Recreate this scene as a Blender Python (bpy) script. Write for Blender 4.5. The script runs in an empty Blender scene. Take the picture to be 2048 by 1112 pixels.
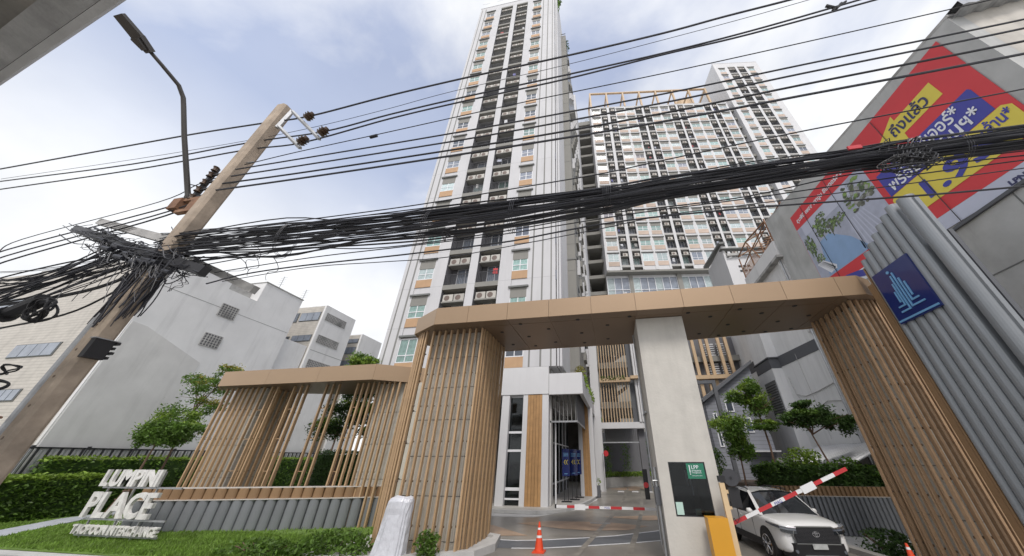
import bpy, math, random
from mathutils import Vector, Matrix, noise
R = math.radians
random.seed(7)
scene = bpy.context.scene
COL = scene.collection

# ------------------------------------------------------------------ camera
cam_d = bpy.data.cameras.new("camera")
cam = bpy.data.objects.new("camera", cam_d)
COL.objects.link(cam)
scene.camera = cam
cam_d.sensor_width = 36.0
cam_d.lens = 611.0 / 2048.0 * 36.0
cam_d.shift_x = -83.0 / 2048.0
cam_d.clip_start = 0.05
cam_d.clip_end = 4000
cam.location = (0, 0, 2.5)
cam.rotation_euler = (R(90 + 30.73), 0, R(10.17))

# ------------------------------------------------------------------ world
SUN_EL, SUN_AZ = R(52), R(168)      # azimuth clockwise from +Y
world = bpy.data.worlds.new("World")
scene.world = world
world.use_nodes = True
nt = world.node_tree
nt.nodes.clear()
def wn(t, **k):
    n = nt.nodes.new(t)
    for a, b in k.items(): setattr(n, a, b)
    return n
out = wn('ShaderNodeOutputWorld')
bg = wn('ShaderNodeBackground'); bg.inputs[1].default_value = 0.115
sky = wn('ShaderNodeTexSky', sky_type='NISHITA')
sky.sun_disc = False
sky.sun_elevation = SUN_EL
sky.sun_rotation = SUN_AZ
sky.dust_density = 1.6
sky.air_density = 1.0
tc = wn('ShaderNodeTexCoord')
mp = wn('ShaderNodeMapping'); mp.inputs['Scale'].default_value = (1.0, 1.0, 1.25)
mp.inputs['Location'].default_value = (0.1288, -1.3737, -3.518)
n1 = wn('ShaderNodeTexNoise'); n1.inputs['Scale'].default_value = 1.5; n1.inputs['Detail'].default_value = 7; n1.inputs['Roughness'].default_value = 0.52
n1.inputs['Distortion'].default_value = 0.25
rp = wn('ShaderNodeValToRGB')
rp.color_ramp.elements[0].position = 0.42; rp.color_ramp.elements[0].color = (0.30, 0.30, 0.30, 1)
rp.color_ramp.elements[1].position = 0.60; rp.color_ramp.elements[1].color = (1, 1, 1, 1)
sep = wn('ShaderNodeSeparateXYZ')
hz = wn('ShaderNodeMapRange'); hz.inputs[1].default_value = 0.80; hz.inputs[2].default_value = 0.42; hz.inputs[3].default_value = 0.0; hz.inputs[4].default_value = 0.97
mx0 = wn('ShaderNodeMath', operation='MAXIMUM')
n2 = wn('ShaderNodeTexNoise'); n2.inputs['Scale'].default_value = 3.3; n2.inputs['Detail'].default_value = 6
cc = wn('ShaderNodeValToRGB')
cc.color_ramp.elements[0].position = 0.3; cc.color_ramp.elements[0].color = (5.7, 5.8, 6.0, 1)
cc.color_ramp.elements[1].position = 0.7; cc.color_ramp.elements[1].color = (7.3, 7.35, 7.4, 1)
blu = wn('ShaderNodeMixRGB', blend_type='MULTIPLY'); blu.inputs[0].default_value = 1.0
blu.inputs[2].default_value = (1.6, 1.5, 1.55, 1)
mix = wn('ShaderNodeMixRGB')
L = nt.links.new
L(tc.outputs['Generated'], mp.inputs[0]); L(mp.outputs[0], n1.inputs['Vector']); L(mp.outputs[0], n2.inputs['Vector'])
L(n1.outputs[0], rp.inputs[0]); L(tc.outputs['Generated'], sep.inputs[0]); L(sep.outputs[2], hz.inputs[0])
L(rp.outputs[0], mx0.inputs[0]); L(hz.outputs[0], mx0.inputs[1])
L(n2.outputs[0], cc.inputs[0])
L(sky.outputs[0], blu.inputs[1]); L(blu.outputs[0], mix.inputs[1])
L(mx0.outputs[0], mix.inputs[0]); L(cc.outputs[0], mix.inputs[2])
L(mix.outputs[0], bg.inputs[0]); L(bg.outputs[0], out.inputs[0])

# ------------------------------------------------------------------ sun
sd = bpy.data.lights.new("sun", 'SUN'); sd.energy = 1.5; sd.angle = R(14); sd.color = (1.0, 0.96, 0.9)
so = bpy.data.objects.new("sun", sd); COL.objects.link(so)
dirv = Vector((math.sin(SUN_AZ) * math.cos(SUN_EL), math.cos(SUN_AZ) * math.cos(SUN_EL), math.sin(SUN_EL)))
so.rotation_euler = dirv.to_track_quat('Z', 'Y').to_euler()
so.location = (20, -30, 60)

scene.view_settings.view_transform = 'Standard'
scene.view_settings.look = 'None'
scene.view_settings.exposure = 0.46
scene.view_settings.gamma = 1.0
scene.view_settings.use_curve_mapping = False

# ------------------------------------------------------------------ materials
MATS = {}
def mat(name, col, rough=0.75, metal=0.0, var=0.12, scale=1.5, streak=0.0, bump=0.0, bscale=40.0, col2=None, c2pos=(0.5, 0.7),
        spec=0.5, island=0.0, coat=0.0, alpha=None, trans=0.0, band=None, orand=0.0):
    m = bpy.data.materials.new(name); m.use_nodes = True
    t = m.node_tree; N = t.nodes; K = t.links.new
    b = N['Principled BSDF']
    b.inputs['Roughness'].default_value = rough; b.inputs['Metallic'].default_value = metal
    b.inputs['Specular IOR Level'].default_value = spec
    if coat: b.inputs['Coat Weight'].default_value = coat; b.inputs['Coat Roughness'].default_value = 0.04
    if trans:
        b.inputs['Transmission Weight'].default_value = trans
    tcn = N.new('ShaderNodeTexCoord')
    no = N.new('ShaderNodeTexNoise'); no.inputs['Scale'].default_value = scale; no.inputs['Detail'].default_value = 8; no.inputs['Roughness'].default_value = 0.6
    K(tcn.outputs['Object'], no.inputs['Vector'])
    hsv = N.new('ShaderNodeHueSaturation')
    mr = N.new('ShaderNodeMapRange'); mr.inputs[1].default_value = 0.3; mr.inputs[2].default_value = 0.7
    mr.inputs[3].default_value = 1 - var; mr.inputs[4].default_value = 1 + var * 0.7
    K(no.outputs[0], mr.inputs[0]); K(mr.outputs[0], hsv.inputs['Value'])
    src = None
    rgb = N.new('ShaderNodeRGB'); rgb.outputs[0].default_value = (*col, 1); src = rgb.outputs[0]
    if col2:
        r = N.new('ShaderNodeValToRGB'); r.color_ramp.elements[0].position = c2pos[0]; r.color_ramp.elements[1].position = c2pos[1]
        n3 = N.new('ShaderNodeTexNoise'); n3.inputs['Scale'].default_value = scale * 0.37; n3.inputs['Detail'].default_value = 6
        K(tcn.outputs['Object'], n3.inputs['Vector']); K(n3.outputs[0], r.inputs[0])
        mxx = N.new('ShaderNodeMixRGB'); mxx.inputs[2].default_value = (*col2, 1); K(src, mxx.inputs[1]); K(r.outputs[0], mxx.inputs[0]); src = mxx.outputs[0]
    if streak:
        mpp = N.new('ShaderNodeMapping'); mpp.inputs['Scale'].default_value = (0.9, 0.9, 0.09)
        n4 = N.new('ShaderNodeTexNoise'); n4.inputs['Scale'].default_value = 1.6; n4.inputs['Detail'].default_value = 8; n4.inputs['Roughness'].default_value = 0.65
        K(tcn.outputs['Object'], mpp.inputs[0]); K(mpp.outputs[0], n4.inputs['Vector'])
        r2 = N.new('ShaderNodeMapRange'); r2.inputs[1].default_value = 0.5; r2.inputs[2].default_value = 0.75; r2.inputs[3].default_value = 1.0; r2.inputs[4].default_value = 1.0 - streak
        K(n4.outputs[0], r2.inputs[0])
        mm = N.new('ShaderNodeMixRGB'); mm.blend_type = 'MULTIPLY'; mm.inputs[0].default_value = 1; K(src, mm.inputs[1]); K(r2.outputs[0], mm.inputs[2]); src = mm.outputs[0]
    if island:
        g = N.new('ShaderNodeNewGeometry'); r3 = N.new('ShaderNodeMapRange'); r3.inputs[3].default_value = 1 - island; r3.inputs[4].default_value = 1 + island
        K(g.outputs['Random Per Island'], r3.inputs[0])
        mm = N.new('ShaderNodeMixRGB'); mm.blend_type = 'MULTIPLY'; mm.inputs[0].default_value = 1; K(src, mm.inputs[1]); K(r3.outputs[0], mm.inputs[2]); src = mm.outputs[0]
    if orand:     # every piece a slightly different batch
        oi = N.new('ShaderNodeObjectInfo'); r5 = N.new('ShaderNodeMapRange'); r5.inputs[3].default_value = 1 - orand; r5.inputs[4].default_value = 1 + orand
        K(oi.outputs['Random'], r5.inputs[0])
        mm = N.new('ShaderNodeMixRGB'); mm.blend_type = 'MULTIPLY'; mm.inputs[0].default_value = 1; K(src, mm.inputs[1]); K(r5.outputs[0], mm.inputs[2]); src = mm.outputs[0]
    if band:      # horizontal tile courses: (course height, joint colour factor, axis)
        sp = N.new('ShaderNodeSeparateXYZ'); K(tcn.outputs['Object'], sp.inputs[0])
        fr = N.new('ShaderNodeMath'); fr.operation = 'FRACT'; dv = N.new('ShaderNodeMath'); dv.operation = 'DIVIDE'; dv.inputs[1].default_value = band[0]
        K(sp.outputs[2], dv.inputs[0]); K(dv.outputs[0], fr.inputs[0])
        lt = N.new('ShaderNodeMath'); lt.operation = 'LESS_THAN'; lt.inputs[1].default_value = 0.14; K(fr.outputs[0], lt.inputs[0])
        r4 = N.new('ShaderNodeMapRange'); r4.inputs[3].default_value = 1.0; r4.inputs[4].default_value = band[1]; K(lt.outputs[0], r4.inputs[0])
        mm = N.new('ShaderNodeMixRGB'); mm.blend_type = 'MULTIPLY'; mm.inputs[0].default_value = 1; K(src, mm.inputs[1]); K(r4.outputs[0], mm.inputs[2]); src = mm.outputs[0]
    K(src, hsv.inputs['Color']); K(hsv.outputs[0], b.inputs['Base Color'])
    if bump:
        nb = N.new('ShaderNodeTexNoise'); nb.inputs['Scale'].default_value = bscale; nb.inputs['Detail'].default_value = 6
        K(tcn.outputs['Object'], nb.inputs['Vector'])
        bp = N.new('ShaderNodeBump'); bp.inputs['Strength'].default_value = bump; bp.inputs['Distance'].default_value = 0.02
        K(nb.outputs[0], bp.inputs['Height']); K(bp.outputs[0], b.inputs['Normal'])
    MATS[name] = m
    return m

white_wall = mat('painted_wall', (0.55, 0.55, 0.56), 0.8, var=0.05, scale=0.25, streak=0.10)
white_bright = mat('bright_painted_wall', (0.60, 0.60, 0.605), 0.7, var=0.05, scale=0.4, streak=0.08)
grey_wall = mat('taupe_wall', (0.24, 0.235, 0.215), 0.8, var=0.06, scale=0.3, streak=0.08)
slab_light = mat('pale_slab', (0.42, 0.415, 0.40), 0.8, var=0.06)
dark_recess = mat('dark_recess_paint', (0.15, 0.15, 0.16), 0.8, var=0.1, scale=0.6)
groove_m = mat('groove_paint', (0.22, 0.22, 0.21), 0.8, var=0.05)
line_m = mat('joint_line', (0.38, 0.38, 0.39), 0.8, var=0.05)
tan_panel = mat('tan_infill', (0.46, 0.295, 0.17), 0.7, var=0.10, scale=1.0, streak=0.1, orand=0.08)
pink_panel = mat('salmon_infill', (0.50, 0.40, 0.33), 0.75, var=0.10, scale=1.0, orand=0.1)
lintel_m = mat('lintel_paint', (0.15, 0.155, 0.15), 0.7, var=0.08)
frame_m = mat('white_window_frame', (0.75, 0.76, 0.78), 0.4, var=0.03)
glass_dark = mat('dark_glass', (0.07, 0.085, 0.11), 0.06, var=0.2, scale=0.6, spec=0.9, orand=0.4)
glass_teal = mat('teal_curtain_glass', (0.24, 0.37, 0.34), 0.12, var=0.35, scale=3.5, spec=0.8, orand=0.3)
glass_pale = mat('pale_curtain_glass', (0.42, 0.50, 0.50), 0.15, var=0.25, scale=3.0, spec=0.8, orand=0.3)
glass_blue = mat('blue_grey_glass', (0.22, 0.25, 0.30), 0.08, var=0.3, scale=1.0, spec=0.9)
rail_m = mat('dark_rail', (0.05, 0.05, 0.055), 0.5, var=0.1)
ac_m = mat('ac_casing', (0.46, 0.44, 0.40), 0.5, var=0.08, orand=0.15)
ac_grille = mat('ac_grille', (0.16, 0.12, 0.10), 0.5, var=0.2)
tan_beam = mat('tan_steel', (0.50, 0.36, 0.22), 0.6, var=0.1, scale=1.0, streak=0.12)

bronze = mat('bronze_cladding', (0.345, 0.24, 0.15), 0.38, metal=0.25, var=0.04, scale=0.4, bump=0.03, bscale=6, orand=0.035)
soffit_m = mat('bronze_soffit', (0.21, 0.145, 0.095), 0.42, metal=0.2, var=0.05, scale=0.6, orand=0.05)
soffit_gap = mat('soffit_seam', (0.34, 0.24, 0.17), 0.5, var=0.05)
slat_m = mat('timber_look_slat', (0.41, 0.275, 0.155), 0.5, var=0.12, scale=4, streak=0.15, orand=0.13)
slat_r = mat('weathered_slat', (0.41, 0.27, 0.16), 0.55, var=0.14, scale=4, streak=0.2, orand=0.15)
bracket_m = mat('slat_bracket', (0.12, 0.08, 0.05), 0.6)
core_m = mat('fibre_cement', (0.50, 0.475, 0.415), 0.85, var=0.10, scale=2.5, streak=0.18, bump=0.15, bscale=60, orand=0.07)
booth_m = mat('board_marked_plaster', (0.52, 0.50, 0.455), 0.8, var=0.10, scale=1.4, streak=0.16, bump=0.25, bscale=14)
conc = mat('old_concrete', (0.42, 0.415, 0.40), 0.9, var=0.22, scale=2.2, streak=0.3, bump=0.3, bscale=25, col2=(0.22, 0.22, 0.21))
conc_l = mat('light_concrete', (0.50, 0.495, 0.48), 0.85, var=0.14, scale=1.8, streak=0.2, bump=0.15, bscale=35)
pole_m = mat('pole_concrete', (0.43, 0.35, 0.27), 0.85, var=0.25, scale=3.5, streak=0.35, bump=0.2, bscale=40, col2=(0.33, 0.27, 0.21), c2pos=(0.45, 0.62))
dirty_white = mat('aged_white_render', (0.72, 0.72, 0.715), 0.85, var=0.09, scale=0.35, streak=0.20, bump=0.06, bscale=12, col2=(0.64, 0.635, 0.61), c2pos=(0.52, 0.68))
stained = mat('stained_render', (0.50, 0.475, 0.43), 0.85, var=0.16, scale=1.2, streak=0.3, col2=(0.34, 0.30, 0.25), c2pos=(0.5, 0.62))
bb_wall = mat('billboard_house_render', (0.46, 0.465, 0.455), 0.85, var=0.14, scale=0.9, streak=0.25, bump=0.12, bscale=10, col2=(0.36, 0.36, 0.345), c2pos=(0.5, 0.66))
tile_m = mat('cream_tile', (0.50, 0.47, 0.42), 0.6, var=0.12, scale=2.0, streak=0.2, band=(0.20, 0.72))
grey_rib = mat('grey_ribbed_panel', (0.215, 0.225, 0.24), 0.45, metal=0.15, var=0.07, scale=1.2, streak=0.08, orand=0.09)
grey_clad = mat('grey_tube_cladding', (0.25, 0.265, 0.28), 0.38, metal=0.25, var=0.07, scale=0.9, streak=0.1, orand=0.06)
brown_rib = mat('brown_ribbed_panel', (0.27, 0.165, 0.085), 0.5, var=0.1, scale=1.2, streak=0.1, orand=0.1)
trim_m = mat('pale_trim', (0.50, 0.47, 0.43), 0.6)
cable_m = mat('cable_sheath', (0.026, 0.027, 0.034), 0.5, var=0.3, scale=2, orand=0.5)
black_m = mat('black_rubber', (0.016, 0.016, 0.018), 0.55, var=0.2, scale=3)
dark_metal = mat('dark_metal', (0.06, 0.06, 0.065), 0.45, metal=0.5)
galv = mat('galvanised_steel', (0.42, 0.43, 0.44), 0.45, metal=0.7, var=0.2, scale=5)
rust = mat('rusty_steel', (0.24, 0.125, 0.07), 0.8, var=0.35, scale=4, col2=(0.32, 0.20, 0.12))
insul_m = mat('brown_porcelain', (0.09, 0.055, 0.035), 0.3, var=0.2)
lamp_body = mat('lamp_housing', (0.09, 0.085, 0.08), 0.5, metal=0.4)
lamp_lens = mat('lamp_lens', (0.22, 0.17, 0.13), 0.3, var=0.3, scale=18)
pale_street = mat('street_concrete', (0.34, 0.335, 0.32), 0.9, var=0.2, scale=6, bump=0.3, bscale=120)  # out of view; set pale so its bounce brightens soffits and overhead slab
drive_m = mat('stamped_concrete', (0.27, 0.25, 0.22), 0.34, var=0.2, scale=0.8, bump=0.12, bscale=45, col2=(0.18, 0.168, 0.152), c2pos=(0.42, 0.62))
tyre_m = mat('tyre_darkened_concrete', (0.20, 0.187, 0.168), 0.4, var=0.35, scale=2.5, col2=(0.255, 0.235, 0.205), c2pos=(0.4, 0.55))
tan_stamp = mat('tan_stamped_concrete', (0.42, 0.30, 0.21), 0.45, var=0.22, scale=1.5, bump=0.12, bscale=45, col2=(0.27, 0.19, 0.14))
grey_lane = mat('blue_grey_lane', (0.115, 0.125, 0.14), 0.45, var=0.15, scale=1.2, bump=0.1, bscale=60)
paint_w = mat('road_paint', (0.62, 0.63, 0.64), 0.6, var=0.18, scale=8)
pave_m = mat('pavement', (0.40, 0.385, 0.355), 0.6, var=0.14, scale=1.5, col2=(0.33, 0.32, 0.30))
soil_m = mat('soil', (0.07, 0.05, 0.035), 0.95, var=0.3, scale=6)
turf_m = mat('turf', (0.12, 0.20, 0.033), 0.9, var=0.35, scale=1.5, bump=0.4, bscale=90)
path_m = mat('path_paving', (0.40, 0.42, 0.45), 0.7, var=0.2, scale=3)
leaf_a = mat('leaf_green', (0.11, 0.20, 0.03), 0.5, var=0.3, scale=2, island=0.45)
leaf_b = mat('leaf_bright', (0.22, 0.33, 0.045), 0.5, var=0.3, scale=2, island=0.4)
leaf_c = mat('leaf_dark', (0.058, 0.115, 0.025), 0.55, var=0.3, scale=2, island=0.5)
leaf_y = mat('leaf_yellow', (0.30, 0.27, 0.05), 0.55, var=0.3, scale=2, island=0.4)
grass_m = mat('grass_blade', (0.19, 0.31, 0.05), 0.6, var=0.35, scale=1.2, island=0.35)
bark = mat('bark', (0.16, 0.10, 0.07), 0.9, var=0.3, scale=12, bump=0.4, bscale=30)
red_m = mat('red_banner', (0.62, 0.05, 0.06), 0.5, var=0.07, scale=0.5)
yel_m = mat('yellow_banner', (0.72, 0.60, 0.09), 0.5, var=0.06, scale=0.6)
blu_m = mat('blue_banner', (0.06, 0.065, 0.34), 0.5, var=0.06, scale=0.6)
pale_m = mat('pale_banner_strip', (0.52, 0.55, 0.66), 0.5, var=0.08, scale=0.8)
ink_m = mat('ink_dark', (0.045, 0.05, 0.13), 0.5)
print_w = mat('print_white', (0.76, 0.78, 0.82), 0.5)
navy = mat('navy_sign', (0.012, 0.024, 0.13), 0.22, var=0.05, coat=0.3)
sky_bar = mat('light_blue_logo', (0.16, 0.36, 0.60), 0.35)
pool_m = mat('printed_pool', (0.26, 0.40, 0.62), 0.5, var=0.08)
deck_m = mat('printed_deck', (0.42, 0.45, 0.55), 0.5, var=0.18, scale=1.2)
ptree_m = mat('printed_foliage', (0.10, 0.15, 0.06), 0.6, var=0.6, scale=5, col2=(0.20, 0.22, 0.22))
prock_m = mat('printed_rock', (0.14, 0.15, 0.12), 0.6, var=0.7, scale=4, col2=(0.10, 0.14, 0.05))
orange = mat('yellow_powder_coat', (0.62, 0.30, 0.022), 0.4, var=0.04)
cream_m = mat('cream_post', (0.62, 0.46, 0.27), 0.5, var=0.05)
red_p = mat('red_paint', (0.48, 0.03, 0.035), 0.4, var=0.08)
white_p = mat('white_paint', (0.72, 0.72, 0.72), 0.4, var=0.06)
cone_m = mat('cone_plastic', (0.70, 0.07, 0.02), 0.45, var=0.08)
green_s = mat('green_sticker', (0.02, 0.17, 0.10), 0.4)
sheet_m = mat('plastic_sheet', (0.60, 0.61, 0.65), 0.32, var=0.12, scale=5, bump=1.0, bscale=7, spec=0.6)
letter_m = mat('weathered_letter', (0.72, 0.71, 0.68), 0.5, var=0.22, scale=6, streak=0.35)
car_paint = mat('pearl_white_paint', (0.74, 0.74, 0.73), 0.25, var=0.02, coat=0.9)
car_glass = mat('car_glass', (0.012, 0.014, 0.017), 0.04, var=0.05, spec=0.6)
chrome = mat('chrome', (0.7, 0.7, 0.72), 0.12, metal=1.0)
lens_m = mat('headlight_lens', (0.10, 0.11, 0.13), 0.06, var=0.3, scale=9, coat=1.0)
wood_m = mat('wood_board', (0.42, 0.24, 0.10), 0.55, var=0.15, scale=3, streak=0.15, orand=0.12)
wood_gap = mat('wood_joint', (0.10, 0.055, 0.03), 0.8)
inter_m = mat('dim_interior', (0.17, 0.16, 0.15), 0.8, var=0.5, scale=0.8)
metal_sheet = mat('corrugated_zinc', (0.50, 0.51, 0.52), 0.4, metal=0.5, var=0.15)
slate_m = mat('grey_clapboard', (0.24, 0.25, 0.28), 0.7, var=0.1, band=(0.22, 0.7))
dark_band = mat('charcoal_band', (0.10, 0.105, 0.115), 0.7, var=0.05)
paper = mat('paper', (0.45, 0.62, 0.55), 0.7)
for _n in ('leaf_green', 'leaf_bright', 'leaf_dark', 'leaf_yellow', 'grass_blade'):
    _m0 = MATS[_n]; _t = _m0.node_tree; _b = _t.nodes['Principled BSDF']; _src = _b.inputs['Base Color'].links[0].from_socket
    _tr = _t.nodes.new('ShaderNodeBsdfTranslucent'); _t.links.new(_src, _tr.inputs[0]); _mx = _t.nodes.new('ShaderNodeMixShader'); _mx.inputs[0].default_value = 0.38
    _oo = _t.nodes['Material Output']; _t.links.new(_b.outputs[0], _mx.inputs[1]); _t.links.new(_tr.outputs[0], _mx.inputs[2]); _t.links.new(_mx.outputs[0], _oo.inputs[0])
# clear pane for the booth and lobby
gm = bpy.data.materials.new('clear_glass'); gm.use_nodes = True
_t = gm.node_tree; _t.nodes.clear()
_o = _t.nodes.new('ShaderNodeOutputMaterial'); _a = _t.nodes.new('ShaderNodeBsdfTransparent'); _a.inputs[0].default_value = (0.55, 0.6, 0.62, 1)
_g = _t.nodes.new('ShaderNodeBsdfGlossy'); _g.inputs['Roughness'].default_value = 0.03
_f = _t.nodes.new('ShaderNodeFresnel'); _f.inputs[0].default_value = 1.5; _m = _t.nodes.new('ShaderNodeMixShader')
_t.links.new(_f.outputs[0], _m.inputs[0]); _t.links.new(_a.outputs[0], _m.inputs[1]); _t.links.new(_g.outputs[0], _m.inputs[2]); _t.links.new(_m.outputs[0], _o.inputs[0])
clear_glass = gm

# ------------------------------------------------------------------ mesh helpers
class MB:
    def __init__(s): s.v = []; s.f = []; s.m = []; s.cur = 0
    def add(s, vs, fs):
        n = len(s.v); s.v += [tuple(p) for p in vs]
        for f in fs: s.f.append(tuple(i + n for i in f)); s.m.append(s.cur)
        return s
    def hexa(s, p):   # bottom 4 ccw, top 4 ccw
        return s.add(p, [(3, 2, 1, 0), (4, 5, 6, 7), (0, 1, 5, 4), (1, 2, 6, 5), (2, 3, 7, 6), (3, 0, 4, 7)])
    def box(s, x0, x1, y0, y1, z0, z1):
        return s.hexa([(x0, y0, z0), (x1, y0, z0), (x1, y1, z0), (x0, y1, z0), (x0, y0, z1), (x1, y0, z1), (x1, y1, z1), (x0, y1, z1)])
    def prism(s, poly, z0, z1, zb=None):
        n = len(poly); a = [(x, y, z0) for x, y in poly]; b = [(x, y, z1) for x, y in poly]
        fs = [tuple(range(n - 1, -1, -1)), tuple(range(n, 2 * n))] + [(i, (i + 1) % n, n + (i + 1) % n, n + i) for i in range(n)]
        return s.add(a + b, fs)
    def prism_x(s, poly, x0, x1):    # outline in (y, z)
        n = len(poly); a = [(x0, y, z) for y, z in poly]; b = [(x1, y, z) for y, z in poly]
        return s.add(a + b, [tuple(range(n - 1, -1, -1)), tuple(range(n, 2 * n))] + [(i, (i + 1) % n, n + (i + 1) % n, n + i) for i in range(n)])
    def prism_y(s, poly, y0, y1):    # outline in (x, z)
        n = len(poly); a = [(x, y0, z) for x, z in poly]; b = [(x, y1, z) for x, z in poly]
        return s.add(a + b, [tuple(range(n)), tuple(range(2 * n - 1, n - 1, -1))] + [((i + 1) % n, i, n + i, n + (i + 1) % n) for i in range(n)])
    def quad(s, a, b, c, d): return s.add([a, b, c, d], [(0, 1, 2, 3)])
    def tube(s, path, r, n=8, cap=True):
        P = [Vector(p) for p in path]
        rs = r if isinstance(r, (list, tuple)) else [r] * len(P)
        rings = []; up = None
        for i, p in enumerate(P):
            d = (P[min(i + 1, len(P) - 1)] - P[max(i - 1, 0)])
            if d.length < 1e-9: d = Vector((0, 0, 1))
            d.normalize()
            if up is None:
                up = Vector((0, 0, 1)) if abs(d.z) < 0.9 else Vector((1, 0, 0))
            a = d.cross(up)
            if a.length < 1e-6: a = d.cross(Vector((0, 1, 0)))
            a.normalize(); b = a.cross(d); up = b
            rings.append([p + (a * math.cos(2 * math.pi * k / n) + b * math.sin(2 * math.pi * k / n)) * rs[i] for k in range(n)])
        vs = [q for rg in rings for q in rg]; fs = []
        for i in range(len(P) - 1):
            for k in range(n):
                fs.append((i * n + k, i * n + (k + 1) % n, (i + 1) * n + (k + 1) % n, (i + 1) * n + k))
        if cap: fs.append(tuple(range(n - 1, -1, -1))); fs.append(tuple(range((len(P) - 1) * n, len(P) * n)))
        return s.add(vs, fs)
    def cyl(s, c, r, ax, h, n=16, r2=None):
        c = Vector(c); ax = Vector(ax).normalized()
        return s.tube([c, c + ax * h], [r, r if r2 is None else r2], n)
    def mesh(s, name, mats, smooth=False):
        me = bpy.data.meshes.new(name); me.from_pydata(s.v, [], s.f)
        if not isinstance(mats, (list, tuple)): mats = [mats]
        for m in mats: me.materials.append(m)
        if len(mats) > 1: me.polygons.foreach_set('material_index', s.m)
        if smooth: me.polygons.foreach_set('use_smooth', [True] * len(me.polygons))
        me.update()
        return me

ORG = {}
def thing(name, label, cat, loc=(0, 0, 0), rz=0.0, group=None, kind=None):
    o = bpy.data.objects.new(name, None); COL.objects.link(o)
    o.location = loc; o.rotation_euler = (0, 0, rz); o.empty_display_size = 0.3
    o['label'] = label; o['category'] = cat
    if group: o['group'] = group
    if kind: o['kind'] = kind
    ORG[o.name] = Matrix.Translation(Vector(loc)) @ Matrix.Rotation(rz, 4, 'Z')
    return o
def put(name, me, parent=None, loc=(0, 0, 0), rz=0.0):
    o = bpy.data.objects.new(name, me); COL.objects.link(o)
    if parent is not None: o.parent = parent
    o.location = loc; o.rotation_euler = (0, 0, rz)
    return o
def part(name, mb, m, parent, local=False, smooth=False, label=None, kind=None):
    """mesh given in world coordinates (local=True: in the parent's frame)"""
    if parent is not None and not local:
        w = ORG.get(parent.name)
        if w is not None:
            inv = w.inverted(); mb.v = [tuple(inv @ Vector(p)) for p in mb.v]
    o = put(name, mb.mesh(name, m, smooth), parent)
    if parent is not None and parent.name in ORG: ORG[o.name] = ORG[parent.name]
    if label: o['label'] = label
    if kind: o['kind'] = kind
    return o
def solo(name, mb, m, label, cat, org=None, group=None, kind=None, smooth=False):
    """a thing that is one mesh"""
    if org is None: org = (sum(p[0] for p in mb.v) / len(mb.v), sum(p[1] for p in mb.v) / len(mb.v), min(p[2] for p in mb.v))
    mb.v = [(p[0] - org[0], p[1] - org[1], p[2] - org[2]) for p in mb.v]
    o = put(name, mb.mesh(name, m, smooth)); o.location = org
    ORG[o.name] = Matrix.Translation(Vector(org))
    if label: o['label'] = label
    if cat: o['category'] = cat
    if group: o['group'] = group
    if kind: o['kind'] = kind
    return o
def struct(name, mb, m):
    o = put(name, mb.mesh(name, m)); o['kind'] = 'structure'; ORG[o.name] = Matrix.Identity(4); return o

def text_mesh(s, size, depth=0.0, bold=0.0):
    c = bpy.data.curves.new('txt', 'FONT'); c.body = s; c.offset = bold; c.size = size; c.extrude = depth; c.resolution_u = 3
    o = bpy.data.objects.new('txt', c); COL.objects.link(o)
    bpy.context.view_layer.update()
    dg = bpy.context.evaluated_depsgraph_get()
    me = bpy.data.meshes.new_from_object(o.evaluated_get(dg))
    bpy.data.objects.remove(o); bpy.data.curves.remove(c)
    return me
def text_mb(s, size, depth, O, X, Y, fitw=None, bold=0.0):
    """text laid out from O along unit X, up along unit Y; returns an MB in world coordinates"""
    me = text_mesh(s, size, depth, bold)
    O = Vector(O); X = Vector(X).normalized(); Y = Vector(Y).normalized(); Z = X.cross(Y)
    xs = [v.co.x for v in me.vertices] or [0]
    k = 1.0
    if fitw: k = fitw / max(1e-6, max(xs))
    mb = MB(); mb.add([O + X * v.co.x * k + Y * v.co.y + Z * v.co.z for v in me.vertices], [tuple(p.vertices) for p in me.polygons])
    bpy.data.meshes.remove(me)
    return mb

def leaves(mb, pts, size, rnd, up=0.4, asp=0.5):
    for (x, y, z) in pts:
        s = size * rnd.uniform(0.6, 1.3)
        n = Vector((rnd.gauss(0, 1), rnd.gauss(0, 1), rnd.gauss(0, 1) + up * 2)).normalized()
        a = n.orthogonal().normalized(); a.rotate(Matrix.Rotation(rnd.uniform(0, 6.28), 3, n)); b = n.cross(a)
        c = Vector((x, y, z)); w = s * asp
        mb.add([c - a * s * 0.5, c + b * w * 0.5, c + a * s * 0.5 - n * s * 0.12, c - b * w * 0.5], [(0, 1, 2, 3)])
def blob_pts(c, r, n, rnd, shell=0.55):
    out = []
    while len(out) < n:
        v = Vector((rnd.gauss(0, 1), rnd.gauss(0, 1), rnd.gauss(0, 1))).normalized() * (rnd.uniform(shell ** 3, 1) ** (1 / 3))
        p = (c[0] + v.x * r[0], c[1] + v.y * r[1], c[2] + v.z * r[2])
        if noise.noise(Vector(p) * 1.9) > -0.18 + rnd.uniform(-0.1, 0.1): out.append(p)
        elif rnd.random() < 0.12: out.append(p)
    return out

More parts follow.
